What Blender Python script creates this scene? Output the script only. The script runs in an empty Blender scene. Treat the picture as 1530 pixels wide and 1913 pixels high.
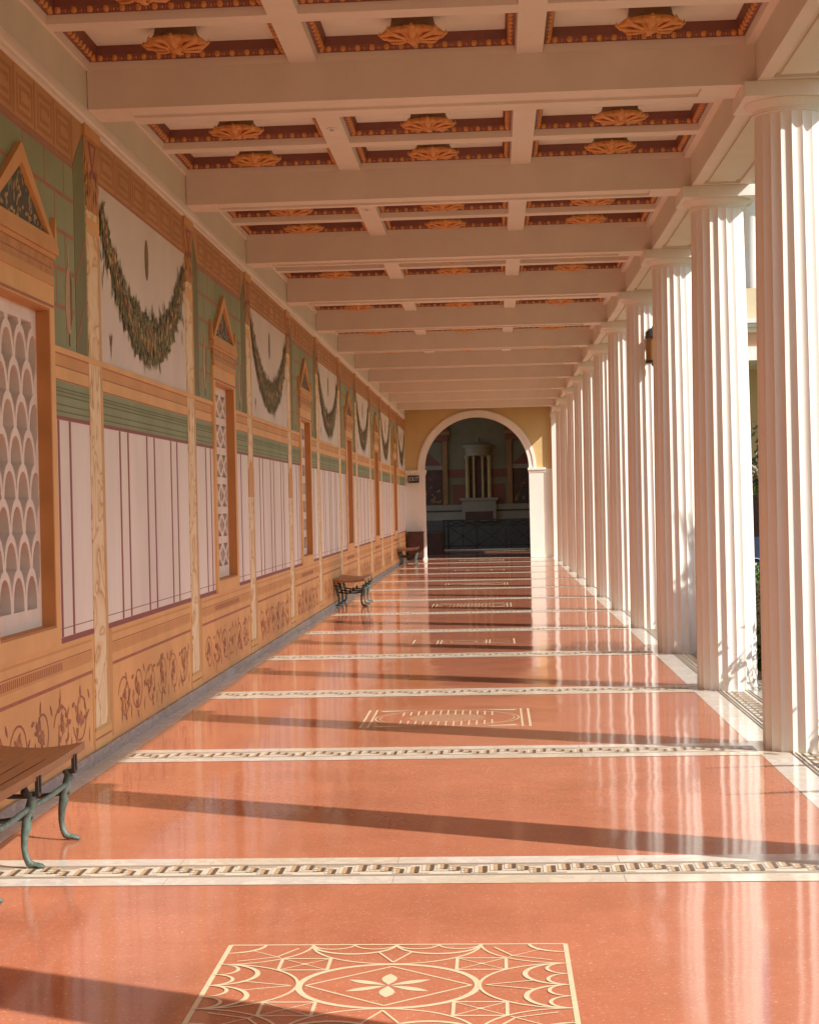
import bpy, math, random
from mathutils import Vector, Matrix
R = math.radians
rnd = random.Random(7)
scene = bpy.context.scene
COL = scene.collection

# ------------------------------------------------------------------ camera
H = 1.6
YAW, PIT, ROL = 0.0791249, 0.0008312, -0.0223413
fw0 = Vector((-math.sin(YAW), math.cos(YAW), 0)); r0 = Vector((math.cos(YAW), math.sin(YAW), 0)); u0 = Vector((0, 0, 1))
fw = fw0 * math.cos(PIT) + u0 * math.sin(PIT)
u1 = u0 * math.cos(PIT) - fw0 * math.sin(PIT)
rr = r0 * math.cos(ROL) + u1 * math.sin(ROL)
uu = u1 * math.cos(ROL) - r0 * math.sin(ROL)
cd = bpy.data.cameras.new('camera'); cam = bpy.data.objects.new('camera', cd); COL.objects.link(cam)
cam.matrix_world = Matrix(((rr.x, uu.x, -fw.x, 0), (rr.y, uu.y, -fw.y, 0), (rr.z, uu.z, -fw.z, H), (0, 0, 0, 1)))
cd.sensor_fit = 'VERTICAL'; cd.sensor_height = 24.0; cd.sensor_width = 24.0
cd.lens = 3666.4 / 1913 * 24.0
cd.shift_x = (765 - 632.55) / 1913
cd.shift_y = (942.94 - 956.5) / 1913
cd.clip_start = 0.05; cd.clip_end = 2000
scene.camera = cam

# ------------------------------------------------------------------ light
LDIR = Vector((-1.09, 0.602, -1.0)).normalized()          # the way sunlight travels
sd = bpy.data.lights.new('sun', 'SUN'); sun = bpy.data.objects.new('sun', sd); COL.objects.link(sun)
sd.energy = 4.9; sd.angle = R(0.53); sd.color = (1.0, 0.945, 0.86)
sun.rotation_euler = LDIR.to_track_quat('-Z', 'Y').to_euler(); sun.location = (30, -20, 30)
world = bpy.data.worlds.new('World'); scene.world = world; world.use_nodes = True
nt = world.node_tree; bg = nt.nodes['Background']
sky = nt.nodes.new('ShaderNodeTexSky'); sky.sky_type = 'NISHITA'; sky.sun_disc = False
toward = -LDIR
sky.sun_elevation = math.asin(toward.z); sky.sun_rotation = math.atan2(toward.x, toward.y)
sky.air_density = 1.0; sky.dust_density = 1.5; sky.ozone_density = 1.0
nt.links.new(sky.outputs[0], bg.inputs[0]); bg.inputs[1].default_value = 0.11
vs = scene.view_settings; vs.view_transform = 'Standard'; vs.look = 'None'; vs.gamma = 1.0; vs.use_curve_mapping = False
vs.exposure = 0.43
scene.cycles.max_bounces = 10; scene.cycles.diffuse_bounces = 7; scene.cycles.glossy_bounces = 4
scene.cycles.use_denoising = True
scene.cycles.caustics_reflective = False; scene.cycles.caustics_refractive = False
scene.cycles.sample_clamp_indirect = 6.0

# ------------------------------------------------------------------ metric layout (metres; x right, y along the corridor)
S = 4.0547; Y0 = 8.591
def Y(k): return Y0 + k * S
XW = -2.575                      # painted wall surface
XM, XR = -2.426, 1.616           # edges of the red floor
XC = 1.917                       # column axis
ZB = 4.181                       # underside of beams / abacus top
ZR = 4.430                       # underside of ceiling ribs
YA = Y(12)                       # face of the end wall
YN = -9.0                        # near end of what is built (behind the camera)

# ------------------------------------------------------------------ materials
def node(t, ty, x=0, y=0):
    n = t.nodes.new(ty); n.location = (x, y); return n
def basemat(name):
    m = bpy.data.materials.new(name); m.use_nodes = True
    return m, m.node_tree, m.node_tree.nodes['Principled BSDF']
def scaled(c, f): return tuple(min(1.0, max(0.0, v * f)) for v in c) + (1.0,)
def mat(name, col, rough=0.7, var=0.10, scale=3.0, bump=0.0, bscale=60.0, metal=0.0, spec=0.5, col2=None, stretch=(1, 1, 1), detail=6.0):
    m, t, p = basemat(name)
    tc = node(t, 'ShaderNodeTexCoord'); mp = node(t, 'ShaderNodeMapping'); mp.inputs['Scale'].default_value = stretch
    t.links.new(tc.outputs['Object'], mp.inputs[0])
    n = node(t, 'ShaderNodeTexNoise'); n.inputs['Scale'].default_value = scale; n.inputs['Detail'].default_value = detail; n.inputs['Roughness'].default_value = 0.65
    t.links.new(mp.outputs[0], n.inputs['Vector'])
    r = node(t, 'ShaderNodeValToRGB')
    r.color_ramp.elements[0].position = 0.3; r.color_ramp.elements[1].position = 0.7
    r.color_ramp.elements[0].color = scaled(col, 1 - var)
    r.color_ramp.elements[1].color = scaled(col, 1 + var) if col2 is None else tuple(col2) + (1,)
    t.links.new(n.outputs['Fac'], r.inputs[0]); t.links.new(r.outputs[0], p.inputs['Base Color'])
    p.inputs['Roughness'].default_value = rough; p.inputs['Metallic'].default_value = metal
    p.inputs['Specular IOR Level'].default_value = spec
    if bump:
        b = node(t, 'ShaderNodeBump'); b.inputs['Strength'].default_value = bump; b.inputs['Distance'].default_value = 0.01
        n2 = node(t, 'ShaderNodeTexNoise'); n2.inputs['Scale'].default_value = bscale; n2.inputs['Detail'].default_value = 4
        t.links.new(mp.outputs[0], n2.inputs['Vector']); t.links.new(n2.outputs['Fac'], b.inputs['Height']); t.links.new(b.outputs[0], p.inputs['Normal'])
    return m
def marble(name, col, vein, rough=0.15, scale=3.0, amount=0.5, stretch=(1, 1, 1), warm=None):
    m, t, p = basemat(name)
    tc = node(t, 'ShaderNodeTexCoord'); mp = node(t, 'ShaderNodeMapping'); mp.inputs['Scale'].default_value = stretch
    t.links.new(tc.outputs['Object'], mp.inputs[0])
    n = node(t, 'ShaderNodeTexNoise'); n.inputs['Scale'].default_value = scale; n.inputs['Detail'].default_value = 9; n.inputs['Roughness'].default_value = 0.7; n.inputs['Distortion'].default_value = 1.5
    t.links.new(mp.outputs[0], n.inputs['Vector'])
    r = node(t, 'ShaderNodeValToRGB'); e = r.color_ramp.elements
    e[0].position = 0.36; e[0].color = tuple(col) + (1,); e[1].position = 0.66; e[1].color = tuple(col) + (1,)
    q = e.new(0.5); q.color = tuple(c * (1 - amount) + v * amount for c, v in zip(col, vein)) + (1,)
    q = e.new(0.45); q.color = tuple(col) + (1,)
    t.links.new(n.outputs['Fac'], r.inputs[0])
    n2 = node(t, 'ShaderNodeTexNoise'); n2.inputs['Scale'].default_value = 0.9; n2.inputs['Detail'].default_value = 5
    t.links.new(mp.outputs[0], n2.inputs['Vector'])
    r2 = node(t, 'ShaderNodeValToRGB'); r2.color_ramp.elements[0].position = .45; r2.color_ramp.elements[1].position = .68
    mx = node(t, 'ShaderNodeMix'); mx.data_type = 'RGBA'; mx.blend_type = 'MULTIPLY'
    t.links.new(n2.outputs['Fac'], r2.inputs[0]); t.links.new(r2.outputs[0], mx.inputs[0]); t.links.new(r.outputs[0], mx.inputs[6])
    mx.inputs[7].default_value = tuple(warm or (0.9, 0.88, 0.86)) + (1,)
    t.links.new(mx.outputs[2], p.inputs['Base Color']); p.inputs['Roughness'].default_value = rough
    wav(t, p, 0.35)
    return m
def wav(t, p, k=1.0):
    """the slow waviness of a hand-ground, polished floor"""
    tc = node(t, 'ShaderNodeTexCoord'); mp = node(t, 'ShaderNodeMapping'); mp.inputs['Scale'].default_value = (1.0, 0.8, 1)
    t.links.new(tc.outputs['Object'], mp.inputs[0])
    n = node(t, 'ShaderNodeTexNoise'); n.inputs['Scale'].default_value = 1.9; n.inputs['Detail'].default_value = 0.8; n.inputs['Roughness'].default_value = 0.35
    b = node(t, 'ShaderNodeBump'); b.inputs['Strength'].default_value = 0.62 * k; b.inputs['Distance'].default_value = 0.005
    t.links.new(mp.outputs[0], n.inputs['Vector']); t.links.new(n.outputs['Fac'], b.inputs['Height']); t.links.new(b.outputs[0], p.inputs['Normal'])
def terrazzo():
    m, t, p = basemat('red_terrazzo')
    tc = node(t, 'ShaderNodeTexCoord')
    v = node(t, 'ShaderNodeTexVoronoi'); v.inputs['Scale'].default_value = 150
    t.links.new(tc.outputs['Object'], v.inputs['Vector'])
    sep = node(t, 'ShaderNodeSeparateColor'); t.links.new(v.outputs['Color'], sep.inputs[0])
    r = node(t, 'ShaderNodeValToRGB'); e = r.color_ramp.elements; r.color_ramp.interpolation = 'CONSTANT'
    e[0].position = 0; e[0].color = (0.515, 0.180, 0.099, 1); e[1].position = 0.30; e[1].color = (0.550, 0.202, 0.115, 1)
    q = e.new(0.62); q.color = (0.532, 0.190, 0.106, 1)
    q = e.new(0.86); q.color = (0.58, 0.225, 0.132, 1); q = e.new(0.980); q.color = (0.65, 0.35, 0.24, 1)
    t.links.new(sep.outputs[0], r.inputs[0])
    n = node(t, 'ShaderNodeTexNoise'); n.inputs['Scale'].default_value = 1.1; n.inputs['Detail'].default_value = 7; n.inputs['Roughness'].default_value = .7
    t.links.new(tc.outputs['Object'], n.inputs['Vector'])
    r2 = node(t, 'ShaderNodeValToRGB'); r2.color_ramp.elements[0].position = .3; r2.color_ramp.elements[1].position = .72
    r2.color_ramp.elements[0].color = (.83, .81, .79, 1); r2.color_ramp.elements[1].color = (1.14, 1.16, 1.20, 1)
    mx = node(t, 'ShaderNodeMix'); mx.data_type = 'RGBA'; mx.blend_type = 'MULTIPLY'; mx.inputs[0].default_value = 1
    t.links.new(n.outputs['Fac'], r2.inputs[0]); t.links.new(r.outputs[0], mx.inputs[6]); t.links.new(r2.outputs[0], mx.inputs[7])
    # faint scuffs running along the floor
    mp = node(t, 'ShaderNodeMapping'); mp.inputs['Scale'].default_value = (0.8, 5, 1); mp.inputs['Rotation'].default_value = (0, 0, .25)
    t.links.new(tc.outputs['Object'], mp.inputs[0])
    n3 = node(t, 'ShaderNodeTexNoise'); n3.inputs['Scale'].default_value = 2.2; n3.inputs['Detail'].default_value = 8; n3.inputs['Roughness'].default_value = .75
    t.links.new(mp.outputs[0], n3.inputs['Vector'])
    r3 = node(t, 'ShaderNodeValToRGB'); r3.color_ramp.elements[0].position = .58; r3.color_ramp.elements[1].position = .80
    r3.color_ramp.elements[1].color = (.35, .35, .35, 1)
    mx2 = node(t, 'ShaderNodeMix'); mx2.data_type = 'RGBA'; mx2.inputs[7].default_value = (.72, .40, .27, 1)
    t.links.new(n3.outputs['Fac'], r3.inputs[0]); t.links.new(r3.outputs[0], mx2.inputs[0]); t.links.new(mx.outputs[2], mx2.inputs[6])
    t.links.new(mx2.outputs[2], p.inputs['Base Color'])
    rr_ = node(t, 'ShaderNodeMapRange'); rr_.inputs['To Min'].default_value = .045; rr_.inputs['To Max'].default_value = .105
    t.links.new(n3.outputs['Fac'], rr_.inputs[0]); t.links.new(rr_.outputs[0], p.inputs['Roughness'])
    p.inputs['IOR'].default_value = 1.52
    wav(t, p, 1.0)
    return m
def faux_wood(name='faux_marble'):
    """cream painted shaft with brown rings and swirls"""
    m, t, p = basemat(name)
    tc = node(t, 'ShaderNodeTexCoord'); mp = node(t, 'ShaderNodeMapping'); mp.inputs['Scale'].default_value = (1, 1.0, 0.9)
    t.links.new(tc.outputs['Object'], mp.inputs[0])
    n = node(t, 'ShaderNodeTexNoise'); n.inputs['Scale'].default_value = 3.4; n.inputs['Detail'].default_value = 1.5; n.inputs['Distortion'].default_value = .9
    t.links.new(mp.outputs[0], n.inputs['Vector'])
    ma = node(t, 'ShaderNodeMath'); ma.operation = 'MULTIPLY'; ma.inputs[1].default_value = 5.0
    fr = node(t, 'ShaderNodeMath'); fr.operation = 'FRACT'
    t.links.new(n.outputs['Fac'], ma.inputs[0]); t.links.new(ma.outputs[0], fr.inputs[0])
    r = node(t, 'ShaderNodeValToRGB'); e = r.color_ramp.elements
    e[0].position = 0; e[0].color = (.55, .31, .13, 1); e[1].position = .13; e[1].color = (.80, .63, .39, 1)
    q = e.new(.5); q.color = (.84, .70, .48, 1); q = e.new(.86); q.color = (.76, .56, .31, 1); q = e.new(1.0); q.color = (.56, .32, .14, 1)
    t.links.new(fr.outputs[0], r.inputs[0]); t.links.new(r.outputs[0], p.inputs['Base Color']); p.inputs['Roughness'].default_value = .6
    return m

M = {}
M['terrazzo'] = terrazzo()
M['marble'] = marble('pale_marble', (.80, .755, .67), (.50, .47, .43), .12, 4.0, .5, warm=(.95, .86, .68))
M['greymarble'] = marble('grey_marble', (.40, .395, .405), (.20, .20, .21), .35, 5.0, .8, stretch=(1, .7, 2))
M['cream'] = mat('cream_inlay', (.80, .68, .46), .18, .05, 8)
M['tess_white'] = mat('white_tesserae', (.72, .65, .53), .3, .14, 90)
M['tess_tan'] = mat('tan_tesserae', (.55, .38, .22), .3, .16, 90)
M['tess_dark'] = mat('dark_tesserae', (.12, .085, .06), .3, .25, 90)
M['tess_line'] = mat('brown_tesserae', (.27, .21, .15), .3, .2, 90)
M['plaster'] = mat('white_ceiling_paint', (.755, .685, .61), .65, .06, 1.6, .04, 90)
M['soffit'] = mat('soffit_paint', (.70, .66, .56), .7, .05, 2.0)
M['coffertop'] = mat('pale_coffer_panel', (.80, .78, .71), .7, .06, 3.0)
M['stucco'] = mat('column_stucco', (.785, .74, .68), .62, .07, 2.0, .08, 70, stretch=(1, 1, .35), detail=9)
M['brown'] = mat('red_brown_paint', (.20, .068, .045), .55, .12, 6)
M['gilt'] = mat('gilded_ornament', (.66, .30, .085), .5, .18, 14)
M['giltdark'] = mat('shaded_ornament_brown', (.20, .11, .05), .6, .2, 14)
M['orange'] = mat('ochre_orange_paint', (.75, .445, .185), .6, .11, 1.6, .02, 60, detail=9)
M['orange2'] = mat('deep_ochre_paint', (.63, .335, .125), .6, .11, 1.6, detail=9)
M['reveal'] = mat('burnt_orange_paint', (.52, .235, .075), .6, .10, 2.0)
M['pinkwhite'] = mat('pinkish_white_paint', (.80, .75, .695), .62, .085, 1.1, .02, 60, detail=8, stretch=(1, 1.2, .45))
M['greywhite'] = mat('pearl_grey_paint', (.70, .64, .58), .65, .08, 1.1, detail=8)
M['redline'] = mat('oxblood_paint', (.28, .085, .082), .6, .12, 5)
M['brickline'] = mat('brick_red_paint', (.40, .15, .085), .6, .15, 5)
M['green'] = mat('sage_green_paint', (.27, .315, .175), .65, .13, 1.3, detail=8)
M['olive'] = mat('dark_olive_paint', (.17, .185, .085), .65, .14, 1.3, detail=8)
M['frieze'] = mat('brown_ochre_paint', (.53, .285, .12), .65, .13, 1.5, detail=8)
M['friezedark'] = mat('meander_brown_paint', (.43, .20, .076), .65, .15, 3)
M['faux'] = faux_wood()
M['fauxedge'] = mat('tan_edge_paint', (.62, .38, .16), .6, .12, 4)
M['capital'] = mat('painted_capital', (.50, .245, .085), .6, .22, 12)
M['vine'] = mat('plum_vine_paint', (.37, .15, .095), .65, .2, 10)
M['vinepale'] = mat('faded_vine_paint', (.52, .26, .10), .65, .2, 10)
M['leafA'] = mat('painted_leaf_dark', (.105, .112, .045), .65, .25, 10)
M['leafB'] = mat('painted_leaf_olive', (.215, .21, .085), .65, .25, 10)
M['leafC'] = mat('painted_leaf_brown', (.19, .115, .055), .65, .25, 10)
M['leafD'] = mat('painted_fruit_red', (.42, .15, .07), .65, .25, 10)
M['leafE'] = mat('painted_fruit_gold', (.48, .35, .13), .65, .25, 10)
M['vase'] = mat('painted_vase_tan', (.48, .34, .20), .65, .15, 8)
M['tympanum'] = mat('painted_tympanum', (.07, .075, .055), .65, .3, 10)
M['grille'] = mat('white_stone_grille', (.80, .72, .65), .7, .07, 5)
M['dark'] = mat('dark_void_black', (.02, .02, .022), .15, .1, 3)
M['ochre'] = mat('ochre_plaster', (.60, .43, .20), .75, .08, 1.0, .05, 50)
M['wood'] = mat('varnished_wood', (.31, .135, .046), .32, .28, 4.0, .05, 40, stretch=(9, .6, 9))
M['bronze'] = mat('verdigris_bronze', (.07, .09, .075), .5, .45, 18, .15, 60, col2=(.13, .185, .155))
M['bronzedark'] = mat('dark_bronze', (.035, .035, .03), .45, .3, 12)
M['darkwood'] = mat('dark_brown_wood', (.075, .028, .018), .5, .25, 5)
M['black'] = mat('black_enamel', (.02, .018, .018), .4, .1, 5)
M['white'] = mat('white_lettering', (.75, .72, .68), .5, .03, 5)
M['amber'] = mat('amber_glass', (.36, .20, .075), .25, .1, 4)
M['soil'] = mat('garden_soil', (.16, .12, .08), .9, .25, 2.5, .3, 20, col2=(.14, .17, .06))
M['lawn'] = mat('gravel_path', (.38, .33, .26), .9, .15, 40)
M['hedgeA'] = mat('box_leaf', (.07, .13, .02), .5, .3, 8)
M['hedgeB'] = mat('bright_box_leaf', (.20, .26, .03), .5, .25, 8)
M['treeleaf'] = mat('tree_leaf', (.06, .09, .025), .5, .35, 8)
M['treeleaf2'] = mat('tree_leaf_light', (.16, .20, .06), .5, .3, 8)
M['bark'] = mat('pale_bark', (.42, .36, .30), .85, .3, 9, .3, 30)
M['navy'] = mat('navy_stand_in', (.02, .03, .075), .8, .15, 8)
M['palemark'] = mat('pale_blue_mark', (.55, .65, .8), .7, .05, 8)
M['peach'] = mat('peach_plaster', (.70, .42, .26), .8, .06, 1.0)
M['beige'] = mat('beige_plaster', (.62, .50, .32), .8, .06, 1.0)
M['facadewhite'] = mat('white_trim', (.78, .75, .70), .7, .05, 2.0)
M['greenpanel'] = mat('grey_green_fresco', (.32, .25, .155), .7, .15, 1.2)
M['redpanel'] = mat('dull_red_fresco', (.33, .105, .06), .7, .18, 1.5)
M['brownfresco'] = mat('brown_fresco', (.48, .22, .08), .7, .2, 2.0)
M['darkfresco'] = mat('dark_red_fresco', (.17, .07, .045), .7, .3, 3.0)
M['yellowfresco'] = mat('straw_fresco', (.66, .46, .20), .7, .15, 2.0)
M['darkdado'] = mat('dark_dado_paint', (.17, .135, .105), .7, .15, 2.0)
M['greyfresco'] = mat('grey_fresco', (.46, .35, .25), .7, .12, 2.0)

# ------------------------------------------------------------------ mesh builder
class MB:
    def __init__(s): s.v = []; s.f = []; s.m = []
    def poly(s, pts, m=0):
        i = len(s.v); s.v += [tuple(p) for p in pts]; s.f.append(tuple(range(i, i + len(pts)))); s.m.append(m)
    def box(s, x0, x1, y0, y1, z0, z1, m=0):
        if x0 > x1: x0, x1 = x1, x0
        if y0 > y1: y0, y1 = y1, y0
        if z0 > z1: z0, z1 = z1, z0
        i = len(s.v)
        s.v += [(x0, y0, z0), (x1, y0, z0), (x1, y1, z0), (x0, y1, z0), (x0, y0, z1), (x1, y0, z1), (x1, y1, z1), (x0, y1, z1)]
        for q in ((3, 2, 1, 0), (4, 5, 6, 7), (0, 1, 5, 4), (1, 2, 6, 5), (2, 3, 7, 6), (3, 0, 4, 7)):
            s.f.append(tuple(i + a for a in q)); s.m.append(m)
    def prism(s, poly, fn0, fn1, m=0, back=True):
        """poly: list of 2D points counter-clockwise seen from the fn1 side; fn0/fn1 map 2D to 3D"""
        i = len(s.v); n = len(poly)
        s.v += [fn0(a, b) for a, b in poly] + [fn1(a, b) for a, b in poly]
        s.f.append(tuple(range(i + n, i + 2 * n))); s.m.append(m)
        if back: s.f.append(tuple(range(i + n - 1, i - 1, -1))); s.m.append(m)
        for k in range(n):
            j = (k + 1) % n
            s.f.append((i + k, i + j, i + n + j, i + n + k)); s.m.append(m)
    def tube(s, pts, rad, n=8, m=0, cap=True, flat=1.0):
        pts = [Vector(p) for p in pts]
        if not hasattr(rad, '__len__'): rad = [rad] * len(pts)
        i0 = len(s.v); up = Vector((0, 0, 1)); prev = None
        for k, p in enumerate(pts):
            d = (pts[min(k + 1, len(pts) - 1)] - pts[max(k - 1, 0)]).normalized()
            if prev is None:
                a = d.cross(up) if abs(d.z) < .95 else d.cross(Vector((0, 1, 0)))
            else:
                a = prev - d * prev.dot(d)
            a.normalize(); b = d.cross(a); prev = a
            for q in range(n):
                t = 2 * math.pi * q / n
                s.v.append(tuple(p + a * math.cos(t) * rad[k] + b * math.sin(t) * rad[k] * flat))
        for k in range(len(pts) - 1):
            for q in range(n):
                j = (q + 1) % n
                s.f.append((i0 + k * n + q, i0 + k * n + j, i0 + (k + 1) * n + j, i0 + (k + 1) * n + q)); s.m.append(m)
        if cap:
            s.f.append(tuple(i0 + q for q in range(n - 1, -1, -1))); s.m.append(m)
            e = i0 + (len(pts) - 1) * n
            s.f.append(tuple(e + q for q in range(n))); s.m.append(m)
    def lathe(s, prof, n=24, c=(0, 0, 0), m=0, mod=None, caps=(True, True), mats=None):
        i0 = len(s.v)
        for k, (r, z) in enumerate(prof):
            for q in range(n):
                t = 2 * math.pi * q / n
                r2, z2 = mod(k, t, r, z) if mod else (r, z)
                s.v.append((c[0] + r2 * math.cos(t), c[1] + r2 * math.sin(t), c[2] + z2))
        for k in range(len(prof) - 1):
            for q in range(n):
                j = (q + 1) % n
                s.f.append((i0 + k * n + q, i0 + k * n + j, i0 + (k + 1) * n + j, i0 + (k + 1) * n + q)); s.m.append(mats[k] if mats else m)
        if caps[0]: s.f.append(tuple(i0 + q for q in range(n - 1, -1, -1))); s.m.append(mats[0] if mats else m)
        if caps[1]:
            e = i0 + (len(prof) - 1) * n; s.f.append(tuple(e + q for q in range(n))); s.m.append(mats[-1] if mats else m)
    def mesh(s, name, mats, smooth=None):
        me = bpy.data.meshes.new(name); me.from_pydata(s.v, [], s.f)
        for mm in (mats if isinstance(mats, (list, tuple)) else [mats]): me.materials.append(mm)
        me.polygons.foreach_set('material_index', s.m)
        if smooth:
            me.polygons.foreach_set('use_smooth', [True] * len(s.f)); me.update()
            me.set_sharp_from_angle(angle=R(smooth))
        me.update(); return me
    def build(s, name, mats, parent=None, loc=(0, 0, 0), smooth=None):
        return link(name, s.mesh(name, mats, smooth), parent, loc)
def link(name, me, parent=None, loc=(0, 0, 0)):
    o = bpy.data.objects.new(name, me); COL.objects.link(o); o.location = loc
    if parent is not None: o.parent = parent
    return o
def tag(o, label=None, cat=None, group=None, kind=None):
    if label: o['label'] = label
    if cat: o['category'] = cat
    if group: o['group'] = group
    if kind: o['kind'] = kind
    elif cat: o['kind'] = 'thing'
    return o
def empty(name, loc, label=None, cat=None, group=None):
    o = bpy.data.objects.new(name, None); COL.objects.link(o); o.location = loc; o.empty_display_size = .2
    return tag(o, label, cat, group)
def copy_obj(o, parent, loc=None):
    c = o.copy(); COL.objects.link(c); c.parent = parent
    if loc is not None: c.location = loc
    for ch in list(o.children): copy_obj(ch, c)
    return c

# ================================================================== FLOOR
fl = MB()
fl.poly([(XM, YN, 0), (XR, YN, 0), (XR, 68, 0), (XM, 68, 0)], 0)
floor = fl.build('floor', [M['terrazzo']]); tag(floor, kind='structure')
fb = MB(); fb.box(-3.1, 2.25, YN, 68.0, -.4, -.012); fb.build('floor_bed', [M['greymarble']], floor)
def border(x0, x1):
    b = MB()
    y = YN
    while y < 68:
        y2 = min(y + S, 68)
        b.poly([(x0, y + .0015, .001), (x1, y + .0015, .001), (x1, y2 - .0015, .001), (x0, y2 - .0015, .001)]); y = y2
    return b
border(-2.60, XM).build('marble_border', [M['marble']], floor)
rb = border(XR, 1.80)
for y in range(-9, 68, 2): rb.box(2.075, 2.25, y + .002, min(y + 2, 68) - .002, -.15, .001)
rb.build('marble_border', [M['marble']], floor)
st = MB(); st.poly([(1.80, YN, .0005), (2.075, YN, .0005), (2.075, 68, .0005), (1.80, 68, .0005)], 0)
for x in (1.806, 1.83, 2.035, 2.06): st.poly([(x, YN, .004), (x + .011, YN, .004), (x + .011, 68, .004), (x, 68, .004)], 1)
y = 4.0
while y < 45:                                           # fret between the lines
    if min(abs(y - Y(k)) for k in range(-2, 13)) > .34:
        for (a, b_, c, d, mm) in ((.0, .022, .0, .15, 1), (.0, .15, .0, .014, 1), (.06, .08, .05, .15, 1), (.06, .15, .05, .064, 1), (.115, .13, .09, .15, 1), (.025, .058, .02, .15, 2), (.085, .112, .07, .15, 2)):
            st.poly([(1.86 + c, y + a, .004), (1.86 + d, y + a, .004), (1.86 + d, y + b_, .004), (1.86 + c, y + b_, .004)], mm)
    y += .175
st.build('fret_strip', [M['tess_white'], M['tess_dark'], M['tess_tan']], floor)

# meander bands across the floor at every column
def rect(b, x0, x1, y0, y1, z, m, sk=0.0):
    b.poly([(x0, y0, z), (x1, y0, z), (x1, y1, z), (x0, y1, z)], m)
def band_mesh(simple=False):
    b = MB(); w = .311
    x = XM
    while x < XR:                                       # marble slabs
        x2 = min(x + .98, XR)
        rect(b, x + .001, x2 - .001, -w, -.150, .0018, 0); rect(b, x + .001, x2 - .001, .150, w, .0018, 0); x = x2
    rect(b, XM, XR, -.150, .150, .0018, 1)
    for yy in (-.141, -.118, .111, .134): rect(b, XM, XR, yy, yy + .008, .0042, 4)
    P = .2965; n = int((XR - XM) / P)
    for i in range(n + 1):
        x0 = XM + i * P
        def rc(a, c, y0, y1, m):
            a2, c2 = x0 + a * P, min(x0 + c * P, XR)
            if c2 > a2: rect(b, a2, c2, y0, y1, 0.0042 if m < 3 else .0054, m)
        for w0, t0, d0, d1, v0, v1 in ((.0, .055, .118, .178, -.034, .104), (.213, .268, .322, .382, .008, .110), (.40, .45, .506, .566, -.034, .055), (.58, .625, .681, .741, -.087, .008), (.776, .833, .895, .962, -.087, .0615)):
            rc(w0, t0 - .004, v0, v1, 1); rc(t0, d0, v0, v1, 2); rc(d0, d1, v0, v1, 3)
        rc(.385, .50, .058, .082, 2); rc(.566, .68, .014, .036, 2)
        for p, q, v in ((.178, .506, -.041), (.382, .45, .001), (.566, .625, -.041), (.741, .776, -.094), (.0, .118, -.094), (.962, 1.0, -.094), (.382, .83, .0905), (.566, .83, .066), (.178, .213, .105)): rc(p, q, v, v + .007, 4)
    return b.mesh('meander_band', [M['marble'], M['tess_white'], M['tess_tan'], M['tess_dark'], M['tess_line']])
bm_ = band_mesh()
for k in range(-1, 15): link('meander_band', bm_, floor, (0, Y(k), 0))

# inlaid panels
ZI = .0012
def zi(b): return ZI + 4e-6 * (len(b.f) % 400)
def line(b, p, q, w, m=0):
    dx, dy = q[0] - p[0], q[1] - p[1]; l = math.hypot(dx, dy); nx, ny = -dy / l * w / 2, dx / l * w / 2
    h = zi(b); b.poly([(p[0] - nx, p[1] - ny, h), (q[0] - nx, q[1] - ny, h), (q[0] + nx, q[1] + ny, h), (p[0] + nx, p[1] + ny, h)], m)
def arc(b, c, r, a0, a1, w, n=28, m=0, w2=None):
    h = zi(b)
    for i in range(n):
        t0 = a0 + (a1 - a0) * i / n; t1 = a0 + (a1 - a0) * (i + 1) / n
        def ww(t):
            if w2 is None: return w / 2
            f = math.sin(math.pi * (t - a0) / (a1 - a0)); return (w + (w2 - w) * f) / 2
        b.poly([(c[0] + (r - ww(t0)) * math.cos(t0), c[1] + (r - ww(t0)) * math.sin(t0), h), (c[0] + (r + ww(t0)) * math.cos(t0), c[1] + (r + ww(t0)) * math.sin(t0), h),
                (c[0] + (r + ww(t1)) * math.cos(t1), c[1] + (r + ww(t1)) * math.sin(t1), h), (c[0] + (r - ww(t1)) * math.cos(t1), c[1] + (r - ww(t1)) * math.sin(t1), h)], m)
def petal(b, a, r0, r1, w, m=0):
    pts = []
    for sgn in (1, -1):
        for i in range(9):
            t = i / 8; t = t if sgn == 1 else 1 - t
            if sgn == -1 and i in (0, 8): continue
            l = r0 + (r1 - r0) * t; h = w / 2 * math.sin(math.pi * t ** 1.15)
            pts.append((l * math.cos(a) - sgn * h * math.sin(a), l * math.sin(a) + sgn * h * math.cos(a), ZI))
    b.poly(pts, m)
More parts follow.
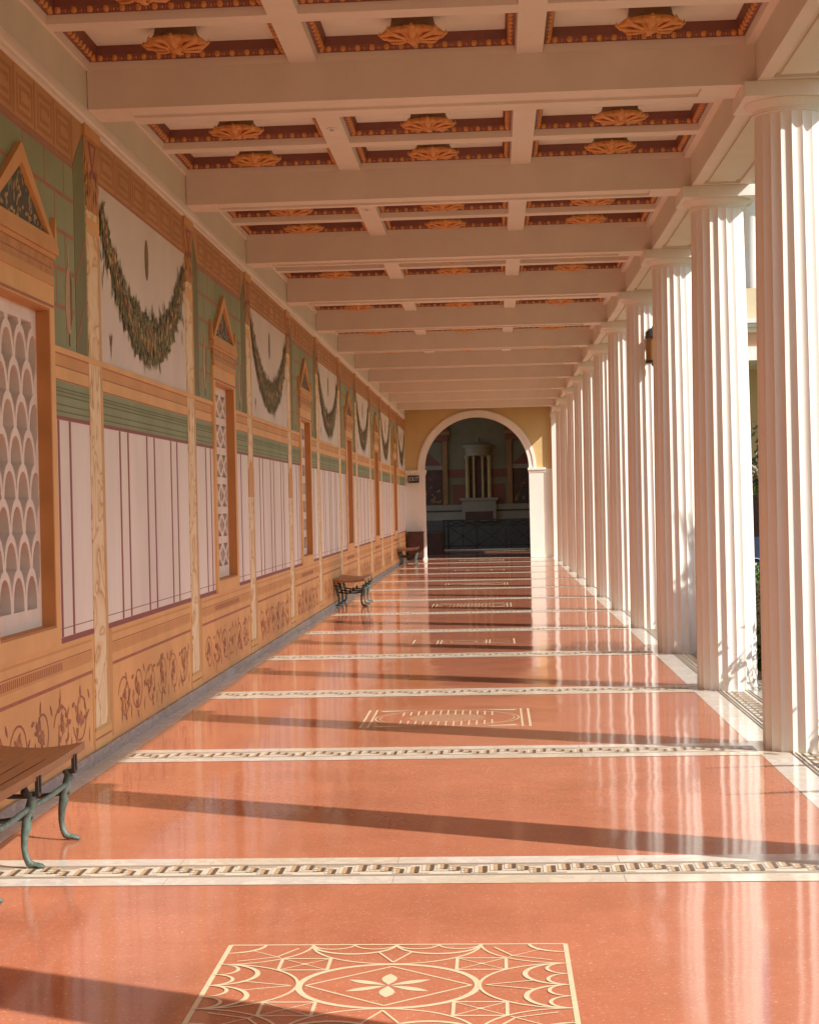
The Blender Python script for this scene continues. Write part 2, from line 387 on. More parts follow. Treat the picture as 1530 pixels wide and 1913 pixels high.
def inlay_one():
    b = MB(); h = .6077; q = h / 2; L = .0085
    for p, e in (((-h, h), (h, h)), ((h, -h), (-h, -h))): line(b, p, e, .014)
    for p, e in (((-h, -h), (-h, h)), ((h, h), (h, -h))): line(b, p, e, .017)
    arc(b, (0, 0), .298, 0, 2 * math.pi, .022, 64)
    v = [(.276, 0), (0, .265), (-.276, 0), (0, -.265)]
    for i in range(4): line(b, v[i], v[(i + 1) % 4], .0105)
    for i in range(6): petal(b, R(90 + 60 * i), .006, .160, .052 if i % 3 == 0 else .040)
    for sx in (1, -1):
        for sy in (1, -1):
            cx, cy, a = sx * .308, sy * .304, .085
            c4 = [(cx - a, cy - a), (cx + a, cy - a), (cx + a, cy + a), (cx - a, cy + a)]
            for i in range(4): line(b, c4[i], c4[(i + 1) % 4], .012)
            for i in range(4): line(b, c4[i], (cx, cy), .006)
            petal_c = [(cx + .012 * math.cos(t * .785), cy + .012 * math.sin(t * .785), ZI + .0008) for t in range(8)]
            b.poly(petal_c, 0)
    for rot in range(4):                                 # the four sides
        ca, sa = [(1, 0), (0, 1), (-1, 0), (0, -1)][rot]
        T = lambda x, y: (x * ca - y * sa, x * sa + y * ca)
        th = rot * math.pi / 2
        arc(b, T(0, h), q, math.pi + th, 2 * math.pi + th, .011, 32)
        for s in (-1, 1):
            arc(b, T(s * q / 2, h), q / 2, math.pi + th, 2 * math.pi + th, .008, 22, w2=.018)
            for s2 in (-1, 1):
                arc(b, T(s * q / 2 + s2 * q / 4, h), q / 4, math.pi + th, 2 * math.pi + th, .007, 14, w2=.013)
        line(b, T(0, .325), T(-.062, .49), L); line(b, T(0, .325), T(.062, .49), L)
        arc(b, T(h, h), q, math.pi + th, 1.5 * math.pi + th, .010, 18)
        arc(b, T(h, h), .13, math.pi + th, 1.5 * math.pi + th, .010, 14, w2=.017)
        line(b, T(h - .255, h - .055), T(h - .19, h - .19), L); line(b, T(h - .055, h - .255), T(h - .19, h - .19), L)
        line(b, T(h - .092, h - .092), T(h - .205, h - .205), .006)
    return b.mesh('inlaid_panel', [M['cream']])
def inlay_two(dense=True):
    b = MB(); h = .61; g = .555
    for s in (-1, 1):
        line(b, (s * h, -h), (s * h, h), .018); line(b, (s * g, -h), (s * g, h), .016)
        line(b, (-h, s * h), (h, s * h), .009); line(b, (-g, s * .565), (g, s * .565), .007)
    arc(b, (0, 0), .535, 0, 2 * math.pi, .010, 72); arc(b, (0, 0), .50, 0, 2 * math.pi, .006, 64)
    for i in range(-6, 7):
        x = i * .056; o = math.sqrt(.53 ** 2 - x * x); q = o - .27 - .05 * (1 - abs(i) / 6)
        for sg in (1, -1): line(b, (x, sg * q), (x, sg * o), .012)
    for i in range(-9, 10):                               # fine lattice inside the ring
        c = i * .062; l = math.sqrt(max(0, 2 * .285 ** 2 - c * c)) / 2 if abs(c) < .4 else 0
        if l > .02:
            for sg in (1, -1): line(b, (c / 2 - l, sg * (c / 2 + l)), (c / 2 + l, sg * (c / 2 - l)), .0065)
    for sx in (-1, 1):
        for sy in (-1, 1):
            b.poly([(sx * .53, sy * .55, ZI), (sx * .50, sy * .47, ZI), (sx * .30, sy * .53, ZI), (sx * .32, sy * .555, ZI)], 0)
            line(b, (sx * .50, sy * .47), (sx * .26, sy * .54), .008)
    return b.mesh('inlaid_panel', [M['cream']])
def inlay_three():
    b = MB(); h = .58
    for s in (-1, 1):
        line(b, (s * h, -h * .75), (s * h, h * .75), .02)
        for o in (.26, .30): line(b, (s * o, -.30), (s * o, .30), .018)
        line(b, (s * .3, .3), (s * .55, .02), .012); line(b, (s * .3, -.3), (s * .55, -.02), .012)
        line(b, (s * .26, .3), (0, .16), .012); line(b, (s * .26, -.3), (0, -.16), .012)
        line(b, (-h, s * h * .75), (h, s * h * .75), .006)
        line(b, (s * .55, .4), (s * .32, .1), .008); line(b, (s * .55, -.4), (s * .32, -.1), .008)
    arc(b, (0, 0), .15, 0, 2 * math.pi, .014, 32); arc(b, (0, 0), .24, 0, 2 * math.pi, .008, 32)
    return b.mesh('inlaid_panel', [M['cream']])
i1, i2, i3 = inlay_one(), inlay_two(), inlay_three()
for k, me, dy in ((-1, i1, 1.993), (1, i2, 2.04), (3, i3, 2.0), (5, i2, 2.02), (7, i2, 2.02), (9, i3, 2.02), (11, i1, 2.02)):
    link('inlaid_panel', me, floor, (-.388, Y(k) + dy, 0))

# ================================================================== GROUND
g = MB(); g.poly([(-400, -300, -.42), (400, -300, -.42), (400, 700, -.42), (-400, 700, -.42)])
ground = g.build('ground', [M['soil']]); tag(ground, kind='structure')
g = MB(); g.box(2.26, 2.62, YN, 60, -.42, -.15); path = g.build('garden_path', [M['lawn']]); tag(path, kind='structure')

# ================================================================== PAINTED WALL
wall = empty('painted_wall', (XW, 0, 0), 'long fresco wall with garlands, striped panels and lattice windows along the left of the portico', 'wall')
HY0, HY1, HZ0, HZ1 = 1.37, 2.68, .93, 2.79              # window opening inside a window bay
def minus(y0, y1, z0, z1, hole):
    if not hole: return [(y0, y1, z0, z1)]
    a, b, c, d = hole; out = []
    if y1 <= a or y0 >= b or z1 <= c or z0 >= d: return [(y0, y1, z0, z1)]
    if y0 < a: out.append((y0, a, z0, z1))
    if y1 > b: out.append((b, y1, z0, z1))
    ya, yb = max(y0, a), min(y1, b)
    if z0 < c: out.append((ya, yb, z0, c))
    if z1 > d: out.append((ya, yb, d, z1))
    return out
def zone(b, y0, y1, z0, z1, m=0, dx=0.0, hole=None, back=-.10):
    for r in minus(y0, y1, z0, z1, hole): b.box(back, dx, r[0], r[1], r[2], r[3], m)
HOLE = (HY0, HY1, HZ0, HZ1); FR = (HY0 - .12, HY1 + .12, HZ0 - .11, 3.16)
def flat(b, pts, dx, m=0):                                # 2D (y,z) polygon lying dx proud of the plaster
    b.prism(pts, lambda y, z: (0.0005, y, z), lambda y, z: (dx, y, z), m, back=False)
def leaf(b, y, z, l, w, a, m, dx):
    ca, sa = math.cos(a), math.sin(a)
    pts = [(0, 0), (l * .35, w * .5), (l * .7, w * .38), (l, 0), (l * .7, -w * .38), (l * .35, -w * .5)]
    b.poly([(dx, y + p * ca - q * sa, z + p * sa + q * ca) for p, q in pts], m)

def build_bay(window, seed=0):
    hole = HOLE if window else None
    out = []
    # dado
    b = MB()
    zone(b, 0, S, 0, .82, 0, 0, hole)
    for y0, y1 in ((.36, S - .30),):
        for r in minus(y0, y1, .572, .592, None): b.box(0, .0015, *r, 1)
        zone(b, y0, y1, .660, .716, 2, .0012, None, 0); zone(b, y0, y1, .722, .728, 1, .0015, None, 0); zone(b, y0, y1, .650, .656, 2, .0015, None, 0)
        zone(b, y0, y1, .775, .790, 2, .0012, None, 0)
    zone(b, .27, .36, .10, .82, 2, .002, None, 0); zone(b, S - .30, S - .27, .10, .60, 2, .002, None, 0)
    if window:
        y = 1.2
        while y < 2.9: b.box(0.0012, .0022, y, y + .02, .665, .711, 3); y += .045
    dado = ('dado_panel', b, [M['orange'], M['brickline'], M['orange2'], M['brickline']], [])
    v = MB(); r_ = random.Random((11 if window else 23) + seed * 7)
    y0, y1 = .50, S - .42; nn = 6; pitch = (y1 - y0) / nn
    def stem(pts, w, m, dx):
        for p, q in zip(pts[:-1], pts[1:]):
            dy, dz = q[0] - p[0], q[1] - p[1]; l = math.hypot(dy, dz) + 1e-6; ny, nz = -dz / l * w, dy / l * w
            v.poly([(dx, p[0] - ny, p[1] - nz), (dx, q[0] - ny, q[1] - nz), (dx, q[0] + ny, q[1] + nz), (dx, p[0] + ny, p[1] + nz)], m)
    for i in range(nn):
        yc = y0 + pitch * (i + .5); sg = 1 if i % 2 else -1; zc = .325 + .03 * sg
        pts = []
        for t in range(23):                               # a scroll curling inward
            a = -math.pi * .9 + t * .36; q = (.20 - .0072 * t)
            pts.append((yc + q * 1.15 * math.cos(a), zc + sg * q * .92 * math.sin(a)))
        stem(pts, .0062, 0 if r_.random() < .6 else 1, .002 + .00002 * i)
        for c in range(9):
            p = pts[r_.randint(0, len(pts) - 1)]
            for q in range(r_.randint(1, 3)):
                leaf(v, p[0] + r_.uniform(-.015, .015), p[1] + r_.uniform(-.015, .015), r_.uniform(.045, .10), r_.uniform(.02, .045), r_.uniform(0, 6.28), 0 if r_.random() < .65 else 1, .0024 + .0001 * q + .00001 * c)
        for q in range(6): leaf(v, pts[-1][0], pts[-1][1], .055, .035, q * 1.047 + .3, 0 if q % 2 else 1, .0030 + .00002 * q)
        leaf(v, yc + pitch * .48, .14, .11, .03, 1.5, 1, .0024); leaf(v, yc + pitch * .52, .42, .09, .03, 1.2 + sg, 0, .0025)
    dado[3].append(('painted_vine_scroll', v, [M['vine'], M['vinepale']], []))  # scroll of stems and leaves painted flat on the dado, no real plant
    out.append(dado)
    # striped panel
    b = MB(); zone(b, 0, S, .855, 2.156, 0, 0, hole)
    zone(b, 0, S, .82, .855, 1, .0015, hole); zone(b, 0, S, 2.156, 2.18, 1, .0015, hole)
    for yy in ((.80, 1.105, 2.93, 3.25) if window else (.80, 1.105, 1.86, 2.18, 2.95, 3.25)):
        if window and HY0 - .12 < yy < HY1 + .12: continue
        b.box(0, .0015, yy - .026, yy + .026, .857, 2.154, 1)
    for r in minus(0, S, .905, .910, FR if window else None): b.box(0, .0012, *r, 1)
    out.append(('striped_panel', b, [M['pinkwhite'], M['redline']], []))
    # green band + ochre entablature
    for ya, yb in (((0, HY0), (HY1, S)) if window else ((0, S),)):
        b = MB(); b.box(-.10, 0, ya, yb, 2.18, 2.39, 0)
        for zz in (2.345, 2.325, 2.30, 2.245, 2.205):
            for r in minus(ya, yb, zz, zz + .006, FR if window else None): b.box(0, .004, *r, 1)
        out.append(('green_band', b, [M['green'], M['olive']], []))
    for ya, yb in (((0, HY0), (HY1, S)) if window else ((0, S),)):
        b = MB(); b.box(-.10, 0, ya, yb, 2.39, 2.592, 0)
        f = FR if window else None
        for z0, z1, m, dx in ((2.475, 2.482, 1, .002), (2.55, 2.556, 1, .002), (2.482, 2.55, 2, .0012), (2.556, 2.592, 0, .012), (2.392, 2.40, 1, .0015)):
            for r in minus(ya, yb, z0, z1, f): b.box(0, dx, *r, m)
        out.append(('ochre_band', b, [M['orange'], M['brickline'], M['orange2']], []))
    # upper field
    if window:
        b = MB(); zone(b, 0, S, 2.592, 3.77, 0, 0, hole)
        f = (HY0 - .13, HY1 + .13, 2.5, 3.16)
        for i, zz in enumerate((2.83, 3.06, 3.29, 3.52, 3.74)):
            for r in minus(.5, S - .56, zz, zz + .022, f): b.box(0, .0015, *r, 1)
            for q in range(6):
                yy = .62 + q * .52 + (.26 if i % 2 else 0)
                if yy < S - .6:
                    for r in minus(yy, yy + .012, zz - .21, zz, f): b.box(0, .0012, *r, 1)
        for y0, y1, s in ((S - .56, S - .24, 1), (.24, .52, -1)):
            flat(b, [(y0, 2.592), (y1, 2.592), (y1, 4.03 if s > 0 else 3.78), (y0, 3.78 if s > 0 else 4.03)], .0025, 2)
            ya, yb = (y0, y1) if s > 0 else (y1, y0)
            for zz in (2.62, 3.0): 
                flat(b, sorted_quad(ya, yb, zz, .33, .03), .004, 1)
        for yy in (.86, S - .76):
            pts = [(yy + .10 * math.cos(t) * (1 if abs(math.sin(t)) < .8 else .7), 2.90 + .22 * math.sin(t)) for t in [i * 2 * math.pi / 16 for i in range(16)]]
            flat(b, pts, .004, 3); flat(b, [(yy - .012, 2.62), (yy + .012, 2.62), (yy + .012, 2.70), (yy - .012, 2.70)], .004, 4)
            flat(b, [(yy - .02, 3.10), (yy + .02, 3.10), (yy + .02, 3.24), (yy - .02, 3.24)], .0035, 3)
            flat(b, [(yy + .03, 2.72), (yy + .085, 2.80), (yy + .085, 3.02), (yy + .03, 3.09)], .005, 4)
        out.append(('green_panel', b, [M['green'], M['brickline'], M['olive'], M['vase'], M['leafC']], []))
    else:
        b = MB(); zone(b, 0, S, 2.592, 3.77, 0, 0)
        pts = [(S / 2 - .01 + .075 * math.cos(t), 3.49 + .155 * math.sin(t)) for t in [i * math.pi / 8 for i in range(16)]]
        flat(b, pts, .0025, 1)
        pts = [(S / 2 - .01 + .028 * math.cos(t), 3.49 + .08 * math.sin(t)) for t in [i * math.pi / 8 for i in range(16)]]
        flat(b, pts, .004, 3)
        ga = MB(); r_ = random.Random(5 + seed)
        n = 3400
        for i in range(n):
            t = r_.random(); e = 2 * t - 1
            zc = 2.885 + .69 * abs(e) ** 2.2; th = .036 + .084 * (1 - abs(e) ** 2.2)
            s = max(-1.15, min(1.2, r_.gauss(0, .66)))
            yy = .27 + t * (S - .54) ; nz = s * th
            dy = -(e) * .5 * nz
            edge = abs(s) > .75
            a = r_.uniform(0, 6.28) if not edge or r_.random() < .5 else (math.copysign(math.pi / 2, s) + r_.uniform(-1.2, 1.2))
            c = r_.random() * .8 + .1 + .16 * math.sin(t * 37 + 2 * s) * math.sin(t * 11 + 1)
            m = 0 if c < .36 else 1 if c < .68 else 2 if c < .87 else 3 if c < .92 else 4
            if edge and m > 2: m = 0
            leaf(ga, yy + dy + r_.uniform(-.02, .02), zc + nz, r_.uniform(.035, .085) * (1.9 if edge and r_.random() < .25 else 1), r_.uniform(.022, .045), a, m, .003 + .0000027 * i)
        for i in range(150):                               # fruit
            t = r_.random(); e = 2 * t - 1; s = r_.gauss(0, .45); th = .036 + .084 * (1 - abs(e) ** 2.2)
            yy = .27 + t * (S - .54) - e * .5 * s * th; zz = 2.885 + .69 * abs(e) ** 2.2 + s * th; q = r_.uniform(.016, .034)
            ga.poly([(.0125 + .00001 * i, yy + q * math.cos(a), zz + q * math.sin(a)) for a in [j * .7854 for j in range(8)]], r_.choice((3, 4, 4, 1, 2)))
        for i in range(26):                                # loose sprays beside the garland's ends
            sd_ = r_.choice((0, 1)); t = r_.uniform(.28, .55)
            yy = t if sd_ == 0 else S - t
            leaf(ga, yy, r_.uniform(2.95, 3.62) if r_.random() < .6 else 3.5, r_.uniform(.08, .17), .022, r_.uniform(1.0, 2.2), r_.choice((0, 2)), .003)
        for yy, zz in ((.55, 2.63), (3.35, 3.2)):
            leaf(ga, yy, zz, .2, .03, 1.5, 2, .003); leaf(ga, yy, zz + .07, .13, .025, 1.1, 2, .0032); leaf(ga, yy, zz + .07, .13, .025, 2.0, 2, .0034)
        out.append(('garland_panel', b, [M['greywhite'], M['leafC'], M['vase'], M['leafB']], [('garland', ga, [M['leafA'], M['leafB'], M['leafC'], M['leafD'], M['leafE']], [])]))
    # frieze with squared meander
    b = MB(); zone(b, 0, S, 3.77, 4.6, 0, 0)
    ya, yb = (.52, S - .56) if window else (.24, S - .24)
    b.box(0, .0015, ya, yb, 3.77, 3.79, 1)
    n = 6; w = (yb - ya) / n
    for i in range(n):
        y0 = ya + i * w + .06; y1 = ya + (i + 1) * w - .06
        for d in (0, .07):
            A, B_, C, D = y0 + d, y1 - d, 3.82 + d * .75, 4.04 - d * .75
            for qi, q in enumerate(((A, B_, C, C + .026), (A, B_, D - .026, D), (A, A + .035, C + .0262, D - .0262), (B_ - .035, B_, C + (.0262 if d == 0 else .07), D - .0262))):
                b.box(0, .0012 + .0004 * (d > 0), *q, 2)
        b.box(0, .0012, y1 + .03, y1 + .07, 3.80, 4.07, 3)
    out.append(('meander_frieze', b, [M['frieze'], M['brickline'], M['friezedark'], M['friezedark']], []))
    return out
def sorted_quad(ya, yb, z, rise, w):
    return [(min(ya, yb), z + (0 if ya < yb else rise)), (max(ya, yb), z + (rise if ya < yb else 0)), (max(ya, yb), z + w + (rise if ya < yb else 0)), (min(ya, yb), z + w + (0 if ya < yb else rise))]
def realise(tree, parent, loc, cache):
    for name, b, mats, kids in tree:
        key = id(b)
        if key not in cache: cache[key] = b.mesh(name, mats)
        o = link(name, cache[key], parent, loc)
        realise(kids, o, (0, 0, 0), cache)
cache = {}
bays = {k: build_bay(k % 2 == 0, k) for k in (0, 1, 2, 3, 4, 5)}

# window with frame, grille and pediment
def curve_holes(outer, holes, thick, name, m):
    cu = bpy.data.curves.new(name, 'CURVE'); cu.dimensions = '2D'; cu.fill_mode = 'BOTH'; cu.extrude = thick / 2
    for pl in [outer] + holes:
        sp = cu.splines.new('POLY'); sp.points.add(len(pl) - 1)
        for p, q in zip(sp.points, pl): p.co = (q[0], q[1], 0, 1)
        sp.use_cyclic_u = True
    o = bpy.data.objects.new(name, cu); COL.objects.link(o)
    dg = bpy.context.evaluated_depsgraph_get(); dg.update()
    me = bpy.data.meshes.new_from_object(o.evaluated_get(dg))
    COL.objects.unlink(o); bpy.data.objects.remove(o); bpy.data.curves.remove(cu)
    for v in me.vertices: v.co = (v.co.z, v.co.x, v.co.y)
    me.name = name; me.materials.clear(); me.materials.append(m); me.update(); return me
W_, H_ = HY1 - HY0, HZ1 - HZ0
OUT = [(0, 0), (W_, 0), (W_, H_), (0, H_)]
def clip(poly):
    for ax, sg, lim in ((0, 1, .03), (0, -1, -(W_ - .03)), (1, -1, -(H_ - .09))):
        out = []
        for i in range(len(poly)):
            p, q = poly[i - 1], poly[i]; a, b_ = sg * p[ax] - lim, sg * q[ax] - lim
            if (a >= 0) != (b_ >= 0):
                t = a / (a - b_); out.append((p[0] + (q[0] - p[0]) * t, p[1] + (q[1] - p[1]) * t))
            if b_ >= 0: out.append(q)
        poly = out
        if len(poly) < 3: return []
    return poly
def scale_holes():
    Rr = W_ / 8.5; t = .034; hs = []; row = 0; z = .125; ZS = 1.28
    while z + Rr < H_ / ZS + .12:
        off = 0 if row % 2 == 0 else Rr
        for i in range(-1, 6):
            cx = .14 + i * 2 * Rr + off
            pts = []
            for a in range(0, 13):
                t_ = R(6 + a * 14); pts.append((cx + (Rr - t) * math.cos(t_), z + (Rr - t) * math.sin(t_)))
            if row == 0: pts += [(cx - Rr + t, z - .03), (cx + Rr - t, z - .03)]
            else:
                for a in range(0, 6):                      # over the left lower arch
                    t_ = R(80 - a * 14); pts.append((cx - Rr + (Rr + .004) * math.cos(t_), z - Rr + (Rr + .004) * math.sin(t_)))
                for a in range(0, 6):
                    t_ = R(170 - a * 14); pts.append((cx + Rr + (Rr + .004) * math.cos(t_), z - Rr + (Rr + .004) * math.sin(t_)))
            pts = clip([(x, zz * ZS) for x, zz in pts])
            if len(pts) < 3: continue
            q = []
            for p in pts:
                if not q or math.hypot(p[0] - q[-1][0], p[1] - q[-1][1]) > .003: q.append(p)
            xs = [p[0] for p in q]; zs = [p[1] for p in q]
            if max(xs) - min(xs) > .06 and max(zs) - min(zs) > .06: hs.append(q)
        z += Rr; row += 1
    return hs
def star_holes():
    hs = []; rows = 6; rh = (H_ - .14) / rows; n = 3; cw = (W_ - .08) / n
    for r in range(rows):
        z0 = .07 + r * rh + .05; z1 = .07 + (r + 1) * rh - .02
        for i in range(n):
            y0 = .04 + i * cw + .012; y1 = .04 + (i + 1) * cw - .012; ym, zm = (y0 + y1) / 2, (z0 + z1) / 2; t = .03
            hs += [[(y0 + t * 1.3, z1), (ym, zm + t), (y1 - t * 1.3, z1)][::-1], [(y0 + t * 1.3, z0), (y1 - t * 1.3, z0), (ym, zm + t * -1)],
                   [(y0, z0 + t), (ym - t * 1.3, zm), (y0, z1 - t)], [(y1, z0 + t), (y1, z1 - t), (ym + t * 1.3, zm)]]
    return hs
def block_holes():
    hs = []; rows = 7; rh = (H_ - .1) / rows
    for r in range(rows):
        n = 4 if r % 2 else 3; cw = (W_ - .06) / n
        for i in range(n):
            a, b_, c, d = .03 + i * cw + .04, .03 + (i + 1) * cw - .04, .05 + r * rh + .05, .05 + (r + 1) * rh - .05
            hs.append([(a, c), (b_, c), (b_, d), (a, d)])
    return hs
gr = [curve_holes(OUT, h, .09, 'lattice_grille', M['grille']) for h in (scale_holes(), star_holes(), block_holes())]
fm = MB()
fy0, fy1 = HY0 - .115, HY1 + .115
D = .022
fm.box(-.02, D, fy0, HY0, HZ0 - .11, HZ1, 0); fm.box(-.02, D, HY1, fy1, HZ0 - .11, HZ1, 0)
fm.box(-.02, D, HY0, HY1, HZ0 - .11, HZ0, 0)
fm.box(-.02, D, fy0, fy1, HZ1, 2.93, 0)
for a, b_ in ((HY0 + .001, HY0 + .012), (HY1 - .012, HY1 - .001)): fm.box(-.175, .018, a, b_, HZ0, HZ1 - .012, 1)      # reveals
fm.box(-.175, .018, HY0, HY1, HZ0 + .001, HZ0 + .012, 1); fm.box(-.175, .018, HY0, HY1, HZ1 - .012, HZ1 - .001, 1)
fm.box(-.176, -.10, HY0 - .06, HY0, HZ0 - .06, HZ1 + .06, 1); fm.box(-.176, -.10, HY1, HY1 + .06, HZ0 - .06, HZ1 + .06, 1)
fm.box(D, D + .004, fy0 + .03, fy1 - .03, 2.80, 2.815, 2)
frame_me = fm.mesh('window_frame', [M['orange'], M['reveal'], M['brickline']])
pm = MB()
def pbox(y0, y1, z0, z1, d, m=0): pm.box(-.02, d, y0, y1, z0, z1, m)
pbox(fy0 + .02, fy1 - .02, 2.93, 2.985, .030); pbox(fy0 + .01, fy1 - .01, 2.988, 3.085, .022, 1); pbox(fy0 - .02, fy1 + .02, 3.088, 3.115, .032); pbox(fy0 - .06, fy1 + .06, 3.117, 3.16, .044)
pm.box(.022, .026, fy0 + .05, fy1 - .05, 3.03, 3.036, 3)
pc = (HY0 + HY1) / 2
A = [(fy0 - .06, 3.163), (fy1 + .06, 3.163), (pc, 3.645)]; Bq = [(fy0 + .13, 3.215), (fy1 - .13, 3.215), (pc, 3.535)]
for i in range(3):
    j = (i + 1) % 3
    pm.prism([A[i], A[j], Bq[j], Bq[i]], lambda y, z: (-.01, y, z), lambda y, z: (.034, y, z), 0)
flat(pm, Bq, .008, 2)
rr2 = random.Random(3)
for i in range(70):
    t, u = rr2.random(), rr2.random()
    if t + u > 1: t, u = 1 - t, 1 - u
    yy = Bq[0][0] + t * (Bq[1][0] - Bq[0][0]) + u * (Bq[2][0] - Bq[0][0]); zz = Bq[0][1] + u * (Bq[2][1] - Bq[0][1])
    leaf(pm, yy, zz + .01, rr2.uniform(.03, .08), .025, rr2.uniform(0, 6.28), rr2.choice((1, 4, 5, 6)), .0085 + .00002 * i)
for yy in (fy0 - .05, fy1 + .05):
    flat(pm, [(yy - .05, 3.165), (yy + .05, 3.165), (yy + .03, 3.24), (yy, 3.35), (yy - .03, 3.24)], .03, 0)
ped_me = pm.mesh('pediment', [M['orange2'], M['capital'], M['tympanum'], M['brickline'], M['vase'], M['leafB'], M['leafE']])
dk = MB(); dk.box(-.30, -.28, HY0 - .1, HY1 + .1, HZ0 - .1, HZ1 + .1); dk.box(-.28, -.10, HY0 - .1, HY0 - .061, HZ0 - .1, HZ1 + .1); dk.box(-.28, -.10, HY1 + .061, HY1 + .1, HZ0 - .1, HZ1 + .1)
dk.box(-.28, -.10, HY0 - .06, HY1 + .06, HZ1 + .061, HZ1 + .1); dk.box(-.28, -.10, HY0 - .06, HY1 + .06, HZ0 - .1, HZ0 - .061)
void_me = dk.mesh('dark_void_box', [M['dark']])  # near-black box stands in for the unlit room behind the grille

# painted columns
pcm = MB()
def pcz(hw0, hw1, z0, z1, dx, m, off=0): flat(pcm, [(-hw0 + off, z0), (hw0 + off, z0), (hw1 + off, z1), (-hw1 + off, z1)], dx, m)
pcz(.235, .200, .20, 3.57, .006, 0)
flat(pcm, [(.145, .20), (.235, .20), (.200, 3.57), (.130, 3.57)], .007, 1)
pcz(.25, .25, .19, .215, .008, 1); pcz(.27, .27, .075, .19, .005, 2); pcz(.255, .255, .135, .145, .0075, 3)
pcz(.19, .20, 3.40, 3.50, .0075, 2)
painted_me = pcm.mesh('painted_column', [M['faux'], M['fauxedge'], M['orange'], M['brickline']])
cm = MB()
L_ = [(-.18, 3.55), (-.20, 3.62), (-.17, 3.66), (-.215, 3.72), (-.18, 3.77), (-.23, 3.84), (-.19, 3.88), (-.235, 3.95), (-.25, 4.02)]
flat(cm, [(-a, z) for a, z in L_] + [(a, z) for a, z in reversed(L_)], .010, 0)
flat(cm, [(-.25, 4.022), (.25, 4.022), (.25, 4.095), (-.25, 4.095)], .018, 1)
flat(cm, [(-.13, 4.0), (.0, 3.80), (.13, 4.0)], .012, 2); flat(cm, [(-.06, 3.98), (0, 3.86), (.06, 3.98)], .0135, 0)
for i in range(26): leaf(cm, rr2.uniform(-.17, .17), rr2.uniform(3.57, 3.80), .07, .04, 1.57 + rr2.uniform(-.8, .8), rr2.choice((0, 1, 2)), .0125 + .0001 * i)
cap_me = cm.mesh('painted_capital', [M['capital'], M['orange2'], M['redline']])
jm = MB(); flat(jm, [(-.226, 1.72), (.226, 1.72), (.224, 2.02), (0, 2.12), (-.224, 2.02)], .0085, 0); joint_me = jm.mesh('ochre_patch', [M['orange2']])

for k in range(-3, 12):
    realise(bays[k if k in bays else (5 if k % 2 else 4)], wall, (0, Y(k), 0), cache)
    if k % 2 == 0 and k >= -2:
        w = link('window', void_me, wall, (0, Y(k), 0))
        link('window_frame', frame_me, w); link('pediment', ped_me, w)
        link('lattice_grille', gr[0 if k < 2 else (1, 2, 1, 2, 1, 2)[(k // 2 - 1) % 6]], w, (-.062 - .045, HY0, HZ0))
    if k >= -1:
        c = link('painted_column', painted_me, wall, (0, Y(k), 0)); link('painted_capital', cap_me, c)
        if k in (3, 4): link('ochre_patch', joint_me, c)
bb = MB()
y = YN
while y < YA:
    y2 = min(y + 1.6, YA); bb.box(-.05, .027, y + .001, y2 - .001, .0, .075); y = y2
bb.build('baseboard', [M['greymarble']], wall)
cn = MB()
prof = [(-.02, 4.082), (.010, 4.087), (.016, 4.098), (.018, 4.118), (.030, 4.130), (.034, 4.150), (.036, 4.179), (-.02, 4.179)]
cn.prism(prof, lambda x, z: (x, YN, z), lambda x, z: (x, YA, z), 0)
cn.build('cornice', [M['plaster']], wall)
core = MB(); core.box(-.60, -.31, YN, YA, -.3, 5.0); core.build('wall_core', [M['ochre']], wall)

# ================================================================== COLUMNS
N = 20; NP = 7
sh = MB(); rings = [0, .0, .5, 1.0, 1.5, 2.0, 2.5, 3.0, 3.5, 3.9, 3.975, 4.012]
def colr(z): return .249 - .033 * (z / 4.0) ** 1.6
n = N * NP
for ri, z in enumerate(rings):
    for q in range(n):
        a = 2 * math.pi * q / n; t = (q % NP) / NP
        d = .0185 * math.sin(math.pi * t) ** .85 * (colr(z) / .249)
        if z > 3.95: d *= (4.012 - z) / .055 if z < 4.012 else 0
        sh.v.append(((colr(z) - d) * math.cos(a), (colr(z) - d) * math.sin(a), z))
for k in range(1, len(rings) - 1):
    for q in range(n):
        j = (q + 1) % n; sh.f.append((k * n + q, k * n + j, (k + 1) * n + j, (k + 1) * n + q)); sh.m.append(0)
shaft_me = sh.mesh('shaft', [M['stucco']], 28)
ec = MB(); ec.lathe([(.21, 4.005), (.226, 4.014), (.222, 4.022), (.230, 4.030), (.227, 4.036), (.245, 4.050), (.272, 4.072), (.282, 4.084), (.278, 4.092)], 56)
ech_me = ec.mesh('echinus', [M['stucco']], 40)
ab = MB(); ab.box(-.313, .313, -.313, .313, 4.088, 4.1795); ab_me = ab.mesh('abacus', [M['stucco']])
labels = {
 -1: 'white fluted column outside the frame whose shadow crosses the nearest inlaid floor panel',
 0: 'white fluted column outside the frame whose shadow reaches the nearest bench',
 1: 'largest white fluted column, cut off by the right edge of the photo',
 2: 'second white fluted column from the right, standing complete beside a sliver of green hedge',
 3: 'third white fluted column from the right, with leafy shadows on its foot',
 4: 'white fluted column that carries the dark wall lantern',
 5: 'fifth white fluted column from the right edge, first one past the column with the lantern',
 6: 'sixth white fluted column from the right edge in the receding row',
 7: 'seventh white fluted column from the right edge in the receding row',
 8: 'eighth white fluted column from the right edge in the receding row',
 9: 'third white fluted column before the arched end wall',
 10: 'last but one white fluted column before the arched end wall',
 11: 'farthest white fluted column, next to the arched end wall'}
for k in range(-1, 12):
    c = empty('fluted_column', (XC, Y(k), 0), labels[k], 'column', 'white fluted columns along the garden side')
    c.rotation_euler.z = R(13.4)
    link('shaft', shaft_me, c); link('echinus', ech_me, c)
    a = link('abacus', ab_me, c); a.rotation_euler.z = -c.rotation_euler.z

